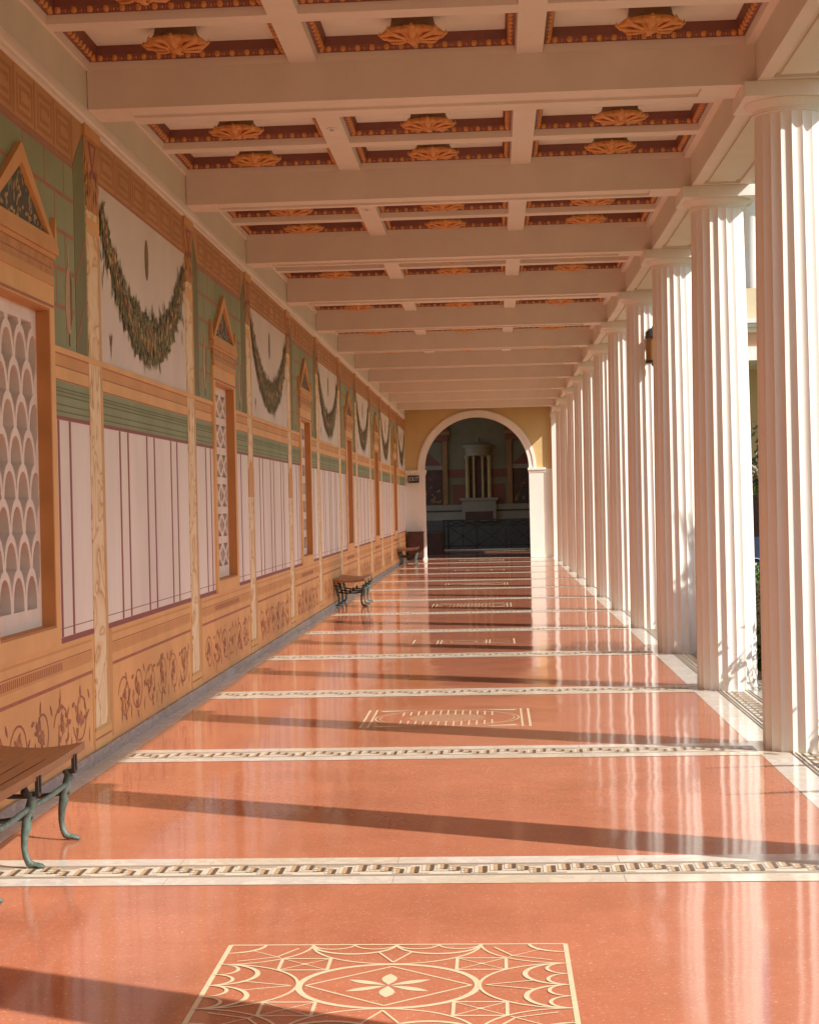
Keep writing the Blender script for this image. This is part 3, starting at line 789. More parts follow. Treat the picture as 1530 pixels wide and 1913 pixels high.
# ================================================================== ENTABLATURE over the columns
ent = empty('entablature', (XC, 0, ZB), 'white beam with sunk soffit panels resting on the row of columns', 'entablature')
e = MB(); e.box(1.683 - XC, 2.152 - XC, YN, YA, .030, .62)
e.box(2.152 - XC, 2.19 - XC, YN, YA, .26, .62); e.box(1.683 - XC, 2.40 - XC, YN, YA, .62, .70)
e.build('architrave', [M['soffit']], ent)
b = MB(); b.box(1.683 - XC, 1.768 - XC, YN, YA, 0, .0295); b.box(2.067 - XC, 2.152 - XC, YN, YA, 0, .0295)
for k in range(-3, 13): b.box(1.7685 - XC, 2.0665 - XC, max(YN, Y(k) - .37), min(YA, Y(k) + .37), .0004, .0293)
b.build('soffit_frame', [M['plaster']], ent)
for k in range(-2, 12):
    b = MB(); b.box(1.808 - XC, 2.027 - XC, Y(k) + .42, Y(k + 1) - .42, .010, .0296); b.build('soffit_panel', [M['soffit']], ent)
b = MB(); b.box(-3.2, 2.45, YN, 57.6, 4.95, 5.15); b.box(-3.2, -2.6, YN, 57.6, 4.6, 4.95)
roof = b.build('flat_roof', [M['ochre']]); tag(roof, 'flat roof slab over the portico hidden above the coffers', 'roof')

# ================================================================== COFFERED CEILING
ceil = empty('coffered_ceiling', (0, 0, ZR), 'white coffered ceiling with gilded rosettes and cross beams above the portico', 'ceiling')
bmsh = MB(); bmsh.box(-2.541, 1.683, -.212, .212, ZB + .018, 4.66)
bmsh.box(-2.541, 1.683, .125, .212, ZB, ZB + .0178); bmsh.box(-2.541, 1.683, -.212, -.125, ZB, ZB + .0178)
bmsh.box(-2.541, -2.30, -.1245, .1245, ZB + .0002, ZB + .0177); bmsh.box(1.36, 1.683, -.1245, .1245, ZB + .0002, ZB + .0177)
bm2 = bmsh.mesh('beam', [M['plaster']])
for v in bm2.vertices: v.co.z -= ZR
for k in range(-2, 12): link('beam', bm2, ceil, (0, Y(k), 0))
XS = [(-2.525, -1.235), (-1.06, .20), (.365, 1.63)]
CY = [S - .212 - 1.04, S - .212 - 1.04 - 1.225, S - .212 - 1.04 - 2.45]      # local near edges of the three rows
CD = 1.04
grid = MB()
ly0, ly1 = .212, S - .212
for x0, x1 in ((-2.575, -2.525), (-1.235, -1.06), (.20, .365), (1.63, 1.6835)): grid.box(x0, x1, ly0, ly1, 0, .20)
ys = [ly0] + [v for c in reversed(CY) for v in (c, c + CD)] + [ly1]
for i in range(0, len(ys) - 1, 2):
    for x0, x1 in XS:
        if ys[i + 1] - ys[i] > .01: grid.box(x0, x1, ys[i], ys[i + 1], .0004, .20)
grid.box(-2.575, 1.6835, ly0, ly1, .2002, .22)
grid_me = grid.mesh('rib_grid', [M['plaster']])
plain = MB(); plain.box(-2.575, 1.6835, ly0, ly1, 0, .2); plain_me = plain.mesh('rib_grid', [M['plaster']])
for k in range(-3, 12): link('rib_grid', grid_me if -1 <= k <= 7 else plain_me, ceil, (0, Y(k), 0))
grid_last = MB()
side = MB(); side.box(XW - .05, XW + .030, YN, YA, ZB - ZR, .0); side.build('wall_plate', [M['soffit']], ceil)
# one coffer of each width (origin: near left corner at rib level)
def frustum(b, w, l, i0, z0, i1, z1, m):
    a = [(i0, i0), (w - i0, i0), (w - i0, l - i0), (i0, l - i0)]; c = [(i1, i1), (w - i1, i1), (w - i1, l - i1), (i1, l - i1)]
    for k in range(4):
        j = (k + 1) % 4
        b.poly([a[k] + (z0,), a[j] + (z0,), c[j] + (z1,), c[k] + (z1,)], m)
def ball(b, c, r, m, sq=(1, 1, 1), n=8, h=5):
    prof = [(math.sin(math.pi * i / h) * r, -math.cos(math.pi * i / h) * r) for i in range(h + 1)]
    i0 = len(b.v)
    for rr_, z in prof:
        for q in range(n):
            t = 2 * math.pi * q / n; b.v.append((c[0] + rr_ * math.cos(t) * sq[0], c[1] + rr_ * math.sin(t) * sq[1], c[2] + z * sq[2]))
    for k in range(h):
        for q in range(n):
            j = (q + 1) % n; b.f.append((i0 + k * n + q, i0 + k * n + j, i0 + (k + 1) * n + j, i0 + (k + 1) * n + q)); b.m.append(m)
def coffer_meshes(w):
    b = MB()
    frustum(b, w, CD, .0005, .0, .008, .052, 0)           # white lip
    frustum(b, w, CD, .008, .052, .030, .058, 1)
    frustum(b, w, CD, .030, .058, .052, .086, 1); frustum(b, w, CD, .052, .086, .068, .142, 1)   # brown moulding
    b.poly([(.068, .068, .142), (w - .068, .068, .142), (w - .068, CD - .068, .142), (.068, CD - .068, .142)], 2)
    cof = b.mesh('coffer', [M['plaster'], M['brown'], M['coffertop']])
    e = MB(); r = .021
    def run(p, q, nrm):
        l = math.hypot(q[0] - p[0], q[1] - p[1]); n = int(l / .089); 
        for i in range(n):
            t = (i + .5) / n; c = (p[0] + (q[0] - p[0]) * t + nrm[0] * .004, p[1] + (q[1] - p[1]) * t + nrm[1] * .004, .073)
            ball(e, c, r, 0, (1, 1, 1.12))
            for s in (-1, 1):
                u = ((q[0] - p[0]) / l * .030 * s, (q[1] - p[1]) / l * .030 * s)
                ball(e, (c[0] + u[0], c[1] + u[1], .075), .0075, 1, (1, 1, 2.6), 5, 4)
            u = ((q[0] - p[0]) / l * .0445, (q[1] - p[1]) / l * .0445)
            ball(e, (c[0] + u[0], c[1] + u[1], .071), .006, 0, (1, 1, 2.8), 5, 4)
    i = .032
    run((i, i), (w - i, i), (0, 1)); run((i, CD - i), (w - i, CD - i), (0, -1)); run((i, i), (i, CD - i), (1, 0)); run((w - i, i), (w - i, CD - i), (-1, 0))
    for px in (i, w - i):
        for py in (i, CD - i): ball(e, (px, py, .072), .022, 0)
    egg = e.mesh('egg_and_dart', [M['gilt'], M['brickline']], 60)
    return cof, egg
def rosette_mesh():
    b = MB()
    def mod(k, t, r, z):
        if k >= 4:
            f = abs(math.cos(4 * t)) ** .6; g2 = abs(math.cos(12 * t))
            return r * (.80 + .20 * f + .03 * g2), z + (.012 * (1 - f) if k < 10 else 0)
        return r, z
    prof = [(.125, .141), (.128, .112), (.135, .080), (.150, .058), (.178, .040), (.196, .026), (.193, .012), (.165, .006), (.120, .010), (.085, .000), (.06, -.012), (.045, -.006), (.035, -.022), (.012, -.032)]
    b.lathe(prof, 64, mod=mod, mats=[1, 1, 1, 1] + [0] * 10)
    for i in range(8):                                    # curled leaves with a rib
        a = i * math.pi / 4; ca, sa = math.cos(a), math.sin(a)
        b.tube([(.06 * ca, .06 * sa, -.010), (.12 * ca, .12 * sa, -.004), (.175 * ca, .175 * sa, .006), (.205 * ca, .205 * sa, .028), (.20 * ca, .20 * sa, .045)], [.012, .020, .024, .016, .006], 7, 0, flat=.5)
    return b.mesh('rosette', [M['gilt'], M['giltdark']], 50)
ros = rosette_mesh()
cof = [coffer_meshes(b - a) for a, b in XS]
for k in range(-1, 8):
    for ri, cy in enumerate(CY):
        if k >= 5 and ri == 2 or k == 7 and ri == 1: 
            continue
        if k == -1 and ri > 0: continue
        for i, (x0, x1) in enumerate(XS):
            c = link('coffer', cof[i][0], ceil, (x0, Y(k) + cy, 0))
            link('egg_and_dart', cof[i][1], c); link('rosette', ros, c, ((x1 - x0) / 2, CD / 2, 0))
def sprinkler(x, y, label):
    s = empty('sprinkler', (x, y, ZR), label, 'sprinkler', 'fire sprinklers in the ceiling ribs')
    b = MB(); b.lathe([(.045, 0), (.045, -.006), (.032, -.009)], 20); b.build('cover_plate', [M['white']], s, smooth=40)
    b = MB(); b.lathe([(.010, -.009), (.010, -.02), (.022, -.022), (.022, -.025)], 12); b.build('nozzle', [M['white']], s)
sprinkler(-1.147, Y(1) + 2.0, 'small round sprinkler in the ceiling rib of the second coffer bay')
sprinkler(-1.147, Y(2) + 2.0, 'small round sprinkler in the ceiling rib one bay farther along')

# ================================================================== END WALL WITH ARCH
aw = empty('arched_wall', (0, YA, 0), 'ochre end wall with a white moulded arch opening', 'wall')
AX, AR, AZ, TH = -.489, 1.516, 2.60, .42
b = MB()
def arch_face(y, flip, zt=4.95, x0=-3.0, x1=2.3):
    n = 40
    for i in range(n):
        a0, a1 = math.pi * i / n, math.pi * (i + 1) / n
        p0 = (AX + AR * math.cos(a0), AZ + AR * math.sin(a0)); p1 = (AX + AR * math.cos(a1), AZ + AR * math.sin(a1))
        b.poly([(p0[0], y, p0[1]), (p0[0], y, zt), (p1[0], y, zt), (p1[0], y, p1[1])][::-1 if flip else 1], 0)
    b.poly([(x0, y, 0), (AX - AR, y, 0), (AX - AR, y, zt), (x0, y, zt)], 0); b.poly([(AX + AR, y, 0), (x1, y, 0), (x1, y, zt), (AX + AR, y, zt)], 0)
arch_face(0, False); arch_face(TH, True)
for i in range(40):
    a0, a1 = math.pi * i / 40, math.pi * (i + 1) / 40
    q = [(AX + AR * math.cos(a), AZ + AR * math.sin(a)) for a in (a0, a1)]
    b.poly([(q[0][0], 0, q[0][1]), (q[1][0], 0, q[1][1]), (q[1][0], TH, q[1][1]), (q[0][0], TH, q[0][1])], 1)
b.poly([(2.3, 0, 0), (2.3, TH, 0), (2.3, TH, 4.95), (2.3, 0, 4.95)], 0)
b.build('wall_face', [M['ochre'], M['stucco']], aw)
b = MB(); b.box(1.448, 2.28, -.012, -.0005, 0, 2.56); b.build('white_dado', [M['stucco']], aw)
b = MB(); b.box(1.69, 2.15, -.15, -.013, 0, 4.05); b.box(1.66, 2.18, -.18, -.0131, 4.051, 4.178); b.build('anta', [M['stucco']], aw)
b = MB()
def ring(r0, r1, y0, y1):
    n = 48
    for i in range(n):
        a0, a1 = math.pi * i / n, math.pi * (i + 1) / n
        P_ = lambda r, a, y: (AX + r * math.cos(a), y, AZ + r * math.sin(a))
        b.poly([P_(r0, a0, y0), P_(r0, a1, y0), P_(r1, a1, y0), P_(r1, a0, y0)][::-1]); b.poly([P_(r1, a0, y0), P_(r1, a1, y0), P_(r1, a1, y1), P_(r1, a0, y1)])
        b.poly([P_(r0, a0, y1), P_(r0, a1, y1), P_(r0, a1, y0), P_(r0, a0, y0)])
ring(AR - .004, AR + .12, -.035, 0); ring(AR + .12, AR + .185, -.055, 0); ring(AR + .185, AR + .205, -.03, 0)
b.build('archivolt', [M['stucco']], aw, smooth=30)
for x0, x1, ix0, ix1 in ((XW, AX - AR + .006, XW, AX - AR + .035), (AX + AR - .006, 1.435, AX + AR - .025, 1.50)):
    p = MB(); p.box(x0, x1, -.045, TH + .03, .0, 2.50); p.box(x0, x1 + (0.012 if x0 < 0 else .012), -.06, TH + .03, 0, .05)
    pr = p.build('pier', [M['stucco']], aw)
    q = MB(); q.box(ix0, ix1, -.075, TH + .05, 2.503, 2.535); q.box(ix0 + .01, ix1 - .01, -.06, TH + .05, 2.46, 2.5025); q.box(ix0 - (.0 if x0 < 0 else .012), ix1 + .012, -.095, TH + .05, 2.5355, 2.60)
    q.build('impost', [M['stucco']], pr)
sg = empty('exit_sign', (-2.325, YA - .065, 2.34), 'black sign with white EXIT letters on the white pier left of the arch', 'sign')
b = MB(); b.box(-.158, .158, -.03, .02, -.105, .105); b.build('sign_panel', [M['black']], sg)
tx = bpy.data.curves.new('exit_text', 'FONT'); tx.body = 'EXIT'; tx.size = .15; tx.align_x = 'CENTER'; tx.align_y = 'CENTER'; tx.extrude = .003; tx.space_character = 1.3
to = bpy.data.objects.new('tmp', tx); COL.objects.link(to); bpy.context.view_layer.update()
tme = bpy.data.meshes.new_from_object(to.evaluated_get(bpy.context.evaluated_depsgraph_get())); COL.objects.unlink(to); bpy.data.objects.remove(to)
for v in tme.vertices: v.co = (v.co.x * .72, -.034 - v.co.z, v.co.y * 1.15)
tme.materials.clear(); tme.materials.append(M['white']); link('lettering', tme, sg)
bn = empty('wooden_cabinet', (-2.29, YA - .33, 0), 'dark brown wooden cabinet standing against the pier under the exit sign', 'cabinet')
b = MB(); b.box(-.225, .225, -.25, .26, .06, .78); b.box(-.20, .20, -.22, .26, 0, .06); b.build('body', [M['darkwood']], bn)
b = MB(); b.box(-.24, .24, -.265, .265, .781, .82); b.build('top', [M['darkwood']], bn)
b = MB(); b.box(-.19, .19, -.258, -.2505, .11, .73); b.build('door', [M['darkwood']], bn)

# ================================================================== ROOM BEYOND THE ARCH
YB = 72.0
rm = empty('mural_wall', (0, YB, 0), 'shaded far wall painted with a round temple between framed doorways', 'wall')
b = MB(); b.box(-5, 4.2, 0, .4, -.4, 7.0, 0); b.build('wall_face', [M['greenpanel']], rm)
b = MB(); b.box(-5, 4.2, -.06, -.001, 1.001, 1.30, 0); b.box(-5, 4.2, -.07, -.001, -.4, 1.0, 3); b.box(-5, 4.2, -.10, -.001, 1.36, 1.56, 1); b.box(-5, 4.2, -.08, -.001, 1.301, 1.36, 2); b.build('painted_dado', [M['greyfresco'], M['greyfresco'], M['darkfresco'], M['darkdado']], rm)
cx = -.56
b = MB(); b.box(cx - .62, cx + .62, -.28, -.101, .95, 1.70, 0); b.box(cx - .50, cx + .50, -.30, -.2805, 1.02, 1.30, 1); b.box(cx - .70, cx + .70, -.34, -.101, 1.705, 1.80, 0); b.build('plinth', [M['greyfresco'], M['darkfresco']], rm)
for dx in (-.40, -.16, .16, .40):
    t = MB(); w = .075 if abs(dx) > .3 else .05; t.lathe([(w, 1.80), (w * .9, 2.6), (w * .8, 3.22)], 14, (cx + dx, -.12, 0)); t.lathe([(w * .9, 3.22), (w * 1.5, 3.34)], 14, (cx + dx, -.12, 0)); t.build('temple_column', [M['yellowfresco']], rm)
b = MB(); b.box(cx - .36, cx + .36, -.03, -.001, 1.8, 3.3, 0); b.build('temple_cella', [M['darkfresco']], rm)
b = MB()
def ease(z0, z1, w, d): b.lathe([(w, z0), (w, z1)], 28, (cx, -.02, 0), 0)
for z0, z1, w in ((3.34, 3.47, .46), (3.471, 3.50, .50), (3.501, 3.62, .48), (3.621, 3.68, .56), (3.681, 3.72, .60)): ease(z0, z1, w, 0)
b.lathe([(.58, 3.721), (.30, 3.80), (.08, 3.85), (.05, 3.90), (.07, 3.94), (.01, 4.02)], 24, (cx, -.02, 0), 0)
b.build('temple_roof', [M['greyfresco']], rm)
b = MB(); b.box(-3.0, 2.4, -.02, -.001, 2.55, 2.85, 0); b.box(cx - .95, cx + .95, -.025, -.001, 1.565, 2.30, 1); b.build('red_band', [M['redpanel'], M['redpanel']], rm)
for s, x0 in ((-1, cx - 1.12), (1, cx + 1.05)):
    b = MB()
    xa, xb = (x0 - 1.25, x0) if s < 0 else (x0, x0 + 1.25)
    b.box(xa, xa + .18, -.12, -.001, 1.565, 3.9, 0); b.box(xb - .18, xb, -.12, -.001, 1.565, 3.9, 0)
    b.box(xa - .05, xb + .05, -.14, -.001, 3.9, 4.12, 1); b.box(xa - .10, xb + .10, -.18, -.001, 4.122, 4.25, 0); b.box(xa - .05, xb + .05, -.14, -.001, 4.252, 4.5, 1)
    b.box(xa + .18, xb - .18, -.08, -.001, 2.85, 3.0, 2)
    pnl = b.build('painted_doorway', [M['brownfresco'], M['redpanel'], M['greyfresco']], rm)
    t = MB(); t.box(xa + .20, xb - .20, -.05, -.001, 1.565, 2.84, 0)
    for i in range(40): 
        yy = rr2.uniform(xa + .28, xb - .28); zz = 1.62 + abs(rr2.gauss(0, .45)); zz = min(zz, 2.6); l = rr2.uniform(.06, .16)
        t.poly([(yy - l / 2, -.0515 - .0002 * i, zz), (yy + l / 2, -.0515 - .0002 * i, zz + .03), (yy + l * .2, -.0515 - .0002 * i, zz + l)], rr2.choice((1, 2)))
    t.build('picture', [M['darkfresco'], M['brownfresco'], M['tympanum']], pnl)
    t = MB(); t.box(xa + .20, xb - .20, -.04, -.001, 3.0, 3.88, 0)
    tri = [(xa + .22, 3.02), (xb - .22, 3.02), (xa + .22 if s < 0 else xb - .22, 3.80)]
    if s > 0: tri = [tri[0], tri[1], tri[2]]
    t.prism(tri, lambda x, z: (x, -.04, z), lambda x, z: (x, -.055, z), 1); t.build('upper_picture', [M['greenpanel'], M['redpanel']], pnl)
sw = MB(); sw.box(1.75, 2.1, YA + TH, 61.3, -.4, 7, 0); sw.box(1.75, 2.1, 66.3, YB, -.4, 7, 0); sw.box(1.75, 2.1, 61.3, 66.3, 2.25, 7, 0)
o = sw.build('side_wall', [M['ochre']]); tag(o, 'plaster side wall with a garden doorway, right of the room beyond the arch', 'wall')
rf = MB(); rf.box(-3.0, 2.3, YA + TH, YB + .4, 5.6, 5.8, 0)
for x in (-1.05, -.25): rf.box(x - .06, x + .06, YA + TH, YB, 5.0, 5.6, 1)
o = rf.build('timber_ceiling', [M['ochre'], M['darkwood']]); tag(o, 'shaded ceiling with dark timber beams above the painted temple', 'ceiling')
fe = MB(); fe.box(-1.75, 1.75, 67.7, 67.95, -.3, .03); o = fe.build('floor_edge', [M['marble']], floor)
lw = MB(); lw.box(-2.6, -1.74, 61.6, 67.6, 0, .60); lw.box(-2.6, -1.72, 61.58, 67.62, .601, .68)
o = lw.build('low_wall', [M['darkwood']]); tag(o, 'dark low wall beyond the arch at the left end of the railing', 'wall')
rl = empty('bronze_railing', (0, 67.85, 0), 'dark bronze railing with crossed bars in front of the painted temple', 'railing')
b = MB(); b.box(-1.80, 1.70, -.03, .03, 1.00, 1.05); b.build('top_rail', [M['bronzedark']], rl)
for z in (.12, .80): 
    b = MB(); b.box(-1.80, 1.70, -.02, .02, z, z + .04); b.build('rail', [M['bronzedark']], rl)
xs = [-1.75, -1.60, -.62, .38, .55, 1.38, 1.60]
for x in xs:
    b = MB(); b.box(x - .035, x + .035, -.035, .035, .03, 1.0); b.build('post', [M['bronzedark']], rl)
for x0, x1 in ((-1.56, -.66), (-.58, .34), (.59, 1.34)):
    b = MB()
    for a, c in (((x0, .16), (x1, .80)), ((x0, .80), (x1, .16)), ((x0, .84), ((x0 + x1) / 2, 1.0)), (((x0 + x1) / 2, 1.0), (x1, .84)), ((x0, 1.0), ((x0 + x1) / 2, .84)), (((x0 + x1) / 2, .84), (x1, 1.0)), (((x0 + x1) / 2, .12), ((x0 + x1) / 2, 1.0))):
        b.tube([(a[0], 0, a[1]), (c[0], 0, c[1])], .014, 6)
    b.build('crossed_bars', [M['bronzedark']], rl)

# ================================================================== BENCHES
def make_bench():
    root = empty('bench', (0, 0, 0))
    b = MB(); n = 12; prof = []
    for i in range(n + 1):
        x = -.25 + .50 * i / n; prof.append((x, .412 + .030 * (abs(x) / .25) ** 2))
    lo = [(x, z - .040 + .006 * (1 - abs(x) / .25)) for x, z in prof]
    poly = lo + prof[::-1]
    L = 1.0
    def P0(x, z): return (x, -L, z)
    i0 = len(b.v); nseg = 12
    for s in range(nseg + 1):
        yy = -L + 2 * L * s / nseg; lift = .012 * (abs(yy) / L) ** 3
        b.v += [(x, yy, z + lift) for x, z in poly]
    m = len(poly)
    for s in range(nseg):
        for k in range(m):
            j = (k + 1) % m
            b.f.append((i0 + s * m + k, i0 + s * m + j, i0 + (s + 1) * m + j, i0 + (s + 1) * m + k)); b.m.append(0)
    b.f.append(tuple(i0 + k for k in range(m))[::-1]); b.m.append(0); b.f.append(tuple(i0 + nseg * m + k for k in range(m))); b.m.append(0)
    for x in (-.16, -.055, .055, .16):                    # joints between planks
        z = .412 + .030 * (abs(x) / .25) ** 2
        b.box(x - .0025, x + .0025, -L + .003, L - .003, z + .0002, z + .0022, 1)
    b.build('seat', [M['wood'], M['darkwood']], root, smooth=35)
    for sx in (1, -1):
        for yy in (-.76, 0, .76):
            l = MB()
            pts = [(.212, .345), (.218, .315), (.210, .275), (.193, .225), (.192, .195), (.181, .150), (.178, .100), (.184, .055), (.198, .026), (.218, .016)]
            rad = [.024, .021, .024, .021, .025, .018, .015, .015, .018, .018]
            l.tube([(sx * x, yy, z) for x, z in pts], rad, 10)
            l.tube([(sx * .210, yy, .018), (sx * .235, yy, .017), (sx * .258, yy, .013), (sx * .270, yy, .008)], [.016, .022, .018, .006], 8, flat=.62)
            for t in (-1, 1): l.tube([(sx * .236, yy + t * .012, .016), (sx * .268, yy + t * .016, .007)], [.009, .005], 6)
            lg = l.build('leg', [M['bronze']], root, smooth=50)
            s = MB()
            for t in (-1, 1): s.box(sx * .241, sx * .256, yy + t * .024 - .011, yy + t * .024 + .011, .335, .418); 
            s.box(sx * .195, sx * .2555, yy - .020, yy + .020, .328, .342)
            s.build('strap', [M['bronzedark']], lg)
        rl_ = MB(); rl_.tube([(sx * .203, -.76, .272), (sx * .203, -.38, .262), (sx * .203, 0, .272), (sx * .203, .38, .262), (sx * .203, .76, .272)], .0135, 8); rl_.build('stretcher', [M['bronze']], root, smooth=50)
    for yy in (-.76, 0, .76):
        c = MB(); c.tube([(-.22, yy, .235), (-.08, yy, .215), (.08, yy, .215), (.22, yy, .235)], .012, 8); c.lathe([(.012, .215), (.024, .235), (.012, .262), (.004, .285)], 10, (0, yy, 0)); c.build('cross_bar', [M['bronzedark']], root, smooth=50)
    return root
bench = make_bench()
spots = [(-2.318, 8.69, 'nearest wooden bench with greened bronze legs, cut off by the left edge of the photo'),
         (-2.318, 31.95, 'wooden bench with bronze legs standing by the wall halfway along the corridor'),
         (-2.318, 52.55, 'small far wooden bench by the wall in front of the dark cabinet')]
for i, (x, y, lab) in enumerate(spots):
    o = bench if i == 0 else copy_obj(bench, None)
    o.location = (x, y, 0.0); tag(o, lab, 'bench', 'benches along the painted wall')

# ================================================================== LANTERN on the fourth column
la = empty('wall_lantern', (1.995, Y(4) - .37, 3.26), 'dark bronze lantern with amber glass mounted on a column shaft', 'lantern')
b = MB(); b.lathe([(.085, .05), (.085, .335)], 20); b.build('glass', [M['amber']], la, smooth=40)
b = MB(); b.lathe([(.098, .325), (.105, .345), (.095, .36), (.085, .40), (.055, .44), (.02, .455), (.008, .475)], 20); b.build('dome', [M['bronzedark']], la, smooth=40)
b = MB(); b.lathe([(.004, -.03), (.02, -.01), (.03, .01), (.095, .02), (.095, .052)], 20); b.build('base', [M['bronzedark']], la, smooth=40)
b = MB(); b.box(-.02, .02, .08, .16, .10, .14); b.box(-.02, .02, .08, .16, .36, .40); b.box(-.05, .05, .14, .165, .05, .45); b.build('bracket', [M['bronzedark']], la)

# ================================================================== GARDEN
def leaves(b, fn, n, l, seed, mats):
    r_ = random.Random(seed)
    for i in range(n):
        p = fn(r_); a = Vector((r_.gauss(0, 1), r_.gauss(0, 1), r_.gauss(0, 1))).normalized(); c = a.orthogonal().normalized(); s = l * r_.uniform(.6, 1.3)
        p = Vector(p); q = a.cross(c)
        b.poly([p - c * s * .5, p + q * s * .28, p + c * s * .5, p - q * s * .28], r_.choice(mats))
def hedge(x0, x1, y0, y1, z1, label, seed, n):
    root = empty('box_hedge', ((x0 + x1) / 2, (y0 + y1) / 2, -.42), label, 'hedge', 'clipped hedges beyond the columns')
    cx_, cy_ = (x0 + x1) / 2, (y0 + y1) / 2; hx, hy, hz = (x1 - x0) / 2, (y1 - y0) / 2, z1 + .42
    b = MB(); b.box(-hx * .85, hx * .85, -hy * .97, hy * .97, 0.02, hz * .93, 0)
    def f(r_):
        k = r_.random(); x, y, z = r_.uniform(-hx, hx), r_.uniform(-hy, hy), r_.uniform(.1, hz)
        if k < .4: z = hz * r_.uniform(.9, 1.02)
        elif k < .7: x = -hx * r_.uniform(.85, 1.02)
        elif k < .9: y = -hy * r_.uniform(.96, 1.01)
        else: x = hx * r_.uniform(.85, 1.0)
        return (x, y, z)
    leaves(b, f, n, .055, seed, (0, 0, 1)); b.build('foliage', [M['hedgeA'], M['hedgeB']], root)
    t = MB(); t.tube([(0, 0, 0), (0, 0, hz * .5)], .03, 6); t.build('stem', [M['bark']], root)
hedge(2.62, 3.15, 9.0, 15.4, .60, 'clipped green hedge just outside the nearest column, hidden behind its shaft', 1, 2200)
hedge(2.62, 3.15, 15.6, 18.6, .42, 'low clipped green hedge seen at the bottom of the gap beside the nearest column', 3, 1500)
hedge(2.68, 3.30, 18.8, 24.5, .78, 'taller clipped green hedge farther along the gap', 2, 2600)
def shrub(x, y, h, r, n, label, seed):
    root = empty('shrub', (x, y, -.42), label, 'shrub', 'shrubs whose shadows fall on the columns')
    b = MB(); leaves(b, lambda r_: (r_.gauss(0, r * .5), r_.gauss(0, r * .5), h * (.35 + .65 * r_.random() ** .8)), n, .09, seed, (0, 1)); b.build('foliage', [M['treeleaf'], M['treeleaf2']], root)
    t = MB()
    for i in range(6): t.tube([(0, 0, 0), (rnd.uniform(-.1, .1) * h, rnd.uniform(-.1, .1) * h, h * .5), (rnd.uniform(-.25, .25) * r * 2, rnd.uniform(-.25, .25) * r * 2, h * .95)], [.015, .01, .004], 5)
    t.build('stems', [M['bark']], root)
shrub(3.25, 16.1, 1.80, .42, 420, 'small leafy shrub outside the second column, shading its foot', 5)
shrub(3.30, 12.05, 1.85, .42, 380, 'small leafy shrub outside the nearest column, shading its foot', 6)
sp = empty('strap_leaf_plant', (2.95, 12.0, -.42), 'plant with long arching blades beside the hedge, casting thin streaks on the floor', 'plant')
for i, (yb, yt, xt, zt) in enumerate(((.05, -1.2, .0, 2.02), (-.95, -2.24, -.05, 1.98), (.0, -.5, .25, 1.3), (-.9, -1.3, .3, 1.2))):
    b = MB()
    for t in (0, .12): b.tube([(0, yb, 0), (xt * .4 + t, yb + (yt - yb) * .35, zt * .42), (xt * .8 + t * .5, yb + (yt - yb) * .75, zt * .8), (xt + t, yt + t * .3, zt)], [.03, .06, .05, .012], 6, flat=.6)
    b.build('blade', [M['treeleaf2']], sp)
def tree(x, y, h, r, z0, label, seed, dens=1.0):
    root = empty('garden_tree', (x, y, -.42), label, 'tree')
    t = MB(); r_ = random.Random(seed)
    t.tube([(0, 0, 0), (.05, .02, z0 * .6), (-.03, 0, z0), (0, .05, h * .75)], [.13, .11, .09, .03], 9)
    for i in range(9):
        a = r_.uniform(0, 6.28); t.tube([(0, 0, z0 * r_.uniform(.8, 1.2)), (r * .4 * math.cos(a), r * .4 * math.sin(a), z0 + (h - z0) * .4), (r * .8 * math.cos(a), r * .8 * math.sin(a), z0 + (h - z0) * r_.uniform(.4, .9))], [.05, .03, .01], 6)
    t.build('trunk', [M['bark']], root)
    cl = [(r_.gauss(0, r * .42), r_.gauss(0, r * .42), r_.uniform(z0, h), r_.uniform(.25, .5) * r) for i in range(16)]
    def f(q):
        c = q.choice(cl); v = Vector((q.gauss(0, 1), q.gauss(0, 1), q.gauss(0, 1))).normalized() * c[3] * q.random() ** .4
        return (c[0] + v.x, c[1] + v.y, c[2] + v.z * .8)
    b = MB(); leaves(b, f, int(2600 * dens), .13, seed, (0, 0, 1)); b.build('crown', [M['treeleaf'], M['treeleaf2']], root)
tree(5.55, 40.0, 3.4, 1.1, 2.0, 'small green tree with a pale trunk seen through the gap between columns', 9)
tree(5.75, 18.75, 5.0, .85, 3.55, 'small round crowned tree standing in the garden, its leaves dappling the third column', 21, .85)
nv = empty('stand_in_panel', (4.12, 30.0, -.42), 'navy panel with a pale mark, standing in for an unreadable blue shape behind the hedge', 'panel')  # made-up navy panel and posts in place of an unreadable dark blue shape
b = MB(); b.box(-.45, .45, -.02, .02, .55, 1.42); b.build('cloth', [M['navy']], nv)
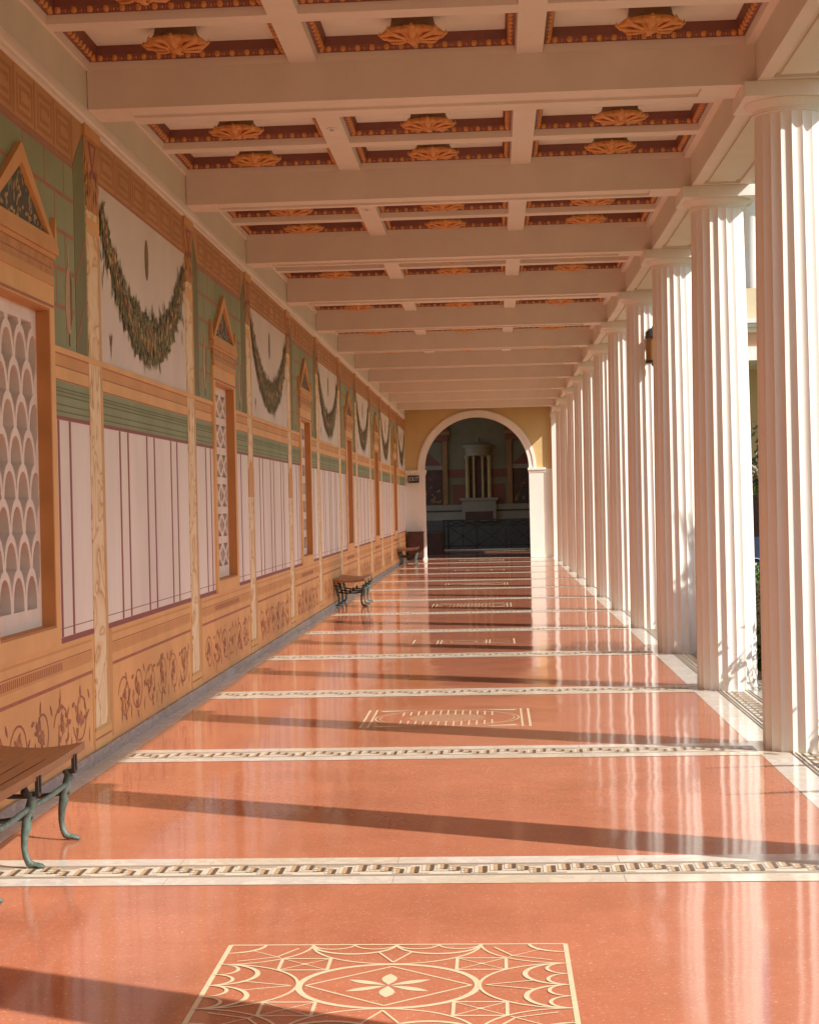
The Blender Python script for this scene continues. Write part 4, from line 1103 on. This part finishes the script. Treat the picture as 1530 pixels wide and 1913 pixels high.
b = MB(); b.tube([(.12 * math.cos(t) - .22, -.024, .98 + .12 * math.sin(t)) for t in [R(50 + i * 26) for i in range(11)]], .02, 6, flat=.3); b.build('pale_mark', [M['palemark']], nv)
for x in (-.46, .46):
    b = MB(); b.tube([(x, 0, 0), (x, 0, 1.5)], .02, 8); b.build('post', [M['bronzedark']], nv)

# the museum front across the end of the garden
mf = empty('museum_front', (12, 62, -.42), 'white and peach two storey building front seen between the columns', 'building')
b = MB(); b.box(-9.7, 14, 4.5, 5.0, 0, 6.3, 0); b.box(-9.7, 14, 4.38, 4.499, 0, 2.6, 1); b.build('ground_floor_wall', [M['beige'], M['darkwood']], mf)
b = MB(); b.box(-9.8, 14, -.1, 4.6, 6.28, 6.70, 0); b.box(-9.8, 14, .0, 4.6, 6.702, 7.15, 1); b.box(-9.9, 14, -.15, 4.6, 7.152, 7.30, 0); b.box(-10, 14, -.32, 4.6, 7.302, 7.42, 0); b.box(-10, 14, -.42, 4.6, 7.422, 7.56, 0); b.build('entablature', [M['facadewhite'], M['peach']], mf)
b = MB()
x = -9.7
while x < 13: 
    b.box(x, x + .62, .15, .45, 7.562, 8.55, 0); b.box(x + .62, x + .80, .22, .40, 7.562, 7.72, 0); b.box(x + .62, x + .80, .22, .40, 8.32, 8.55, 0); x += .80
b.build('parapet', [M['beige']], mf)
b = MB(); b.box(-9.7, 14, 2.2, 2.6, 7.57, 12.6, 0); b.build('upper_wall', [M['peach']], mf)
b = MB(); b.box(-10, 14, .1, 2.9, 12.0, 13.1, 0); b.build('upper_cornice', [M['facadewhite']], mf)
for i in range(9):
    x = -8.75 + i * 2.55
    b = MB(); b.lathe([(.27, 7.57), (.26, 9.5), (.22, 11.8), (.32, 11.99)], 20, (x + 5.05 - 2.55 * 2, 1.0, 0)); b.build('upper_column', [M['facadewhite']], mf, smooth=40)
    b = MB(); b.lathe([(.34, 0), (.33, 3), (.28, 6.0), (.4, 6.27)], 20, (x + .9, .4, 0)); b.build('lower_column', [M['facadewhite']], mf, smooth=40)
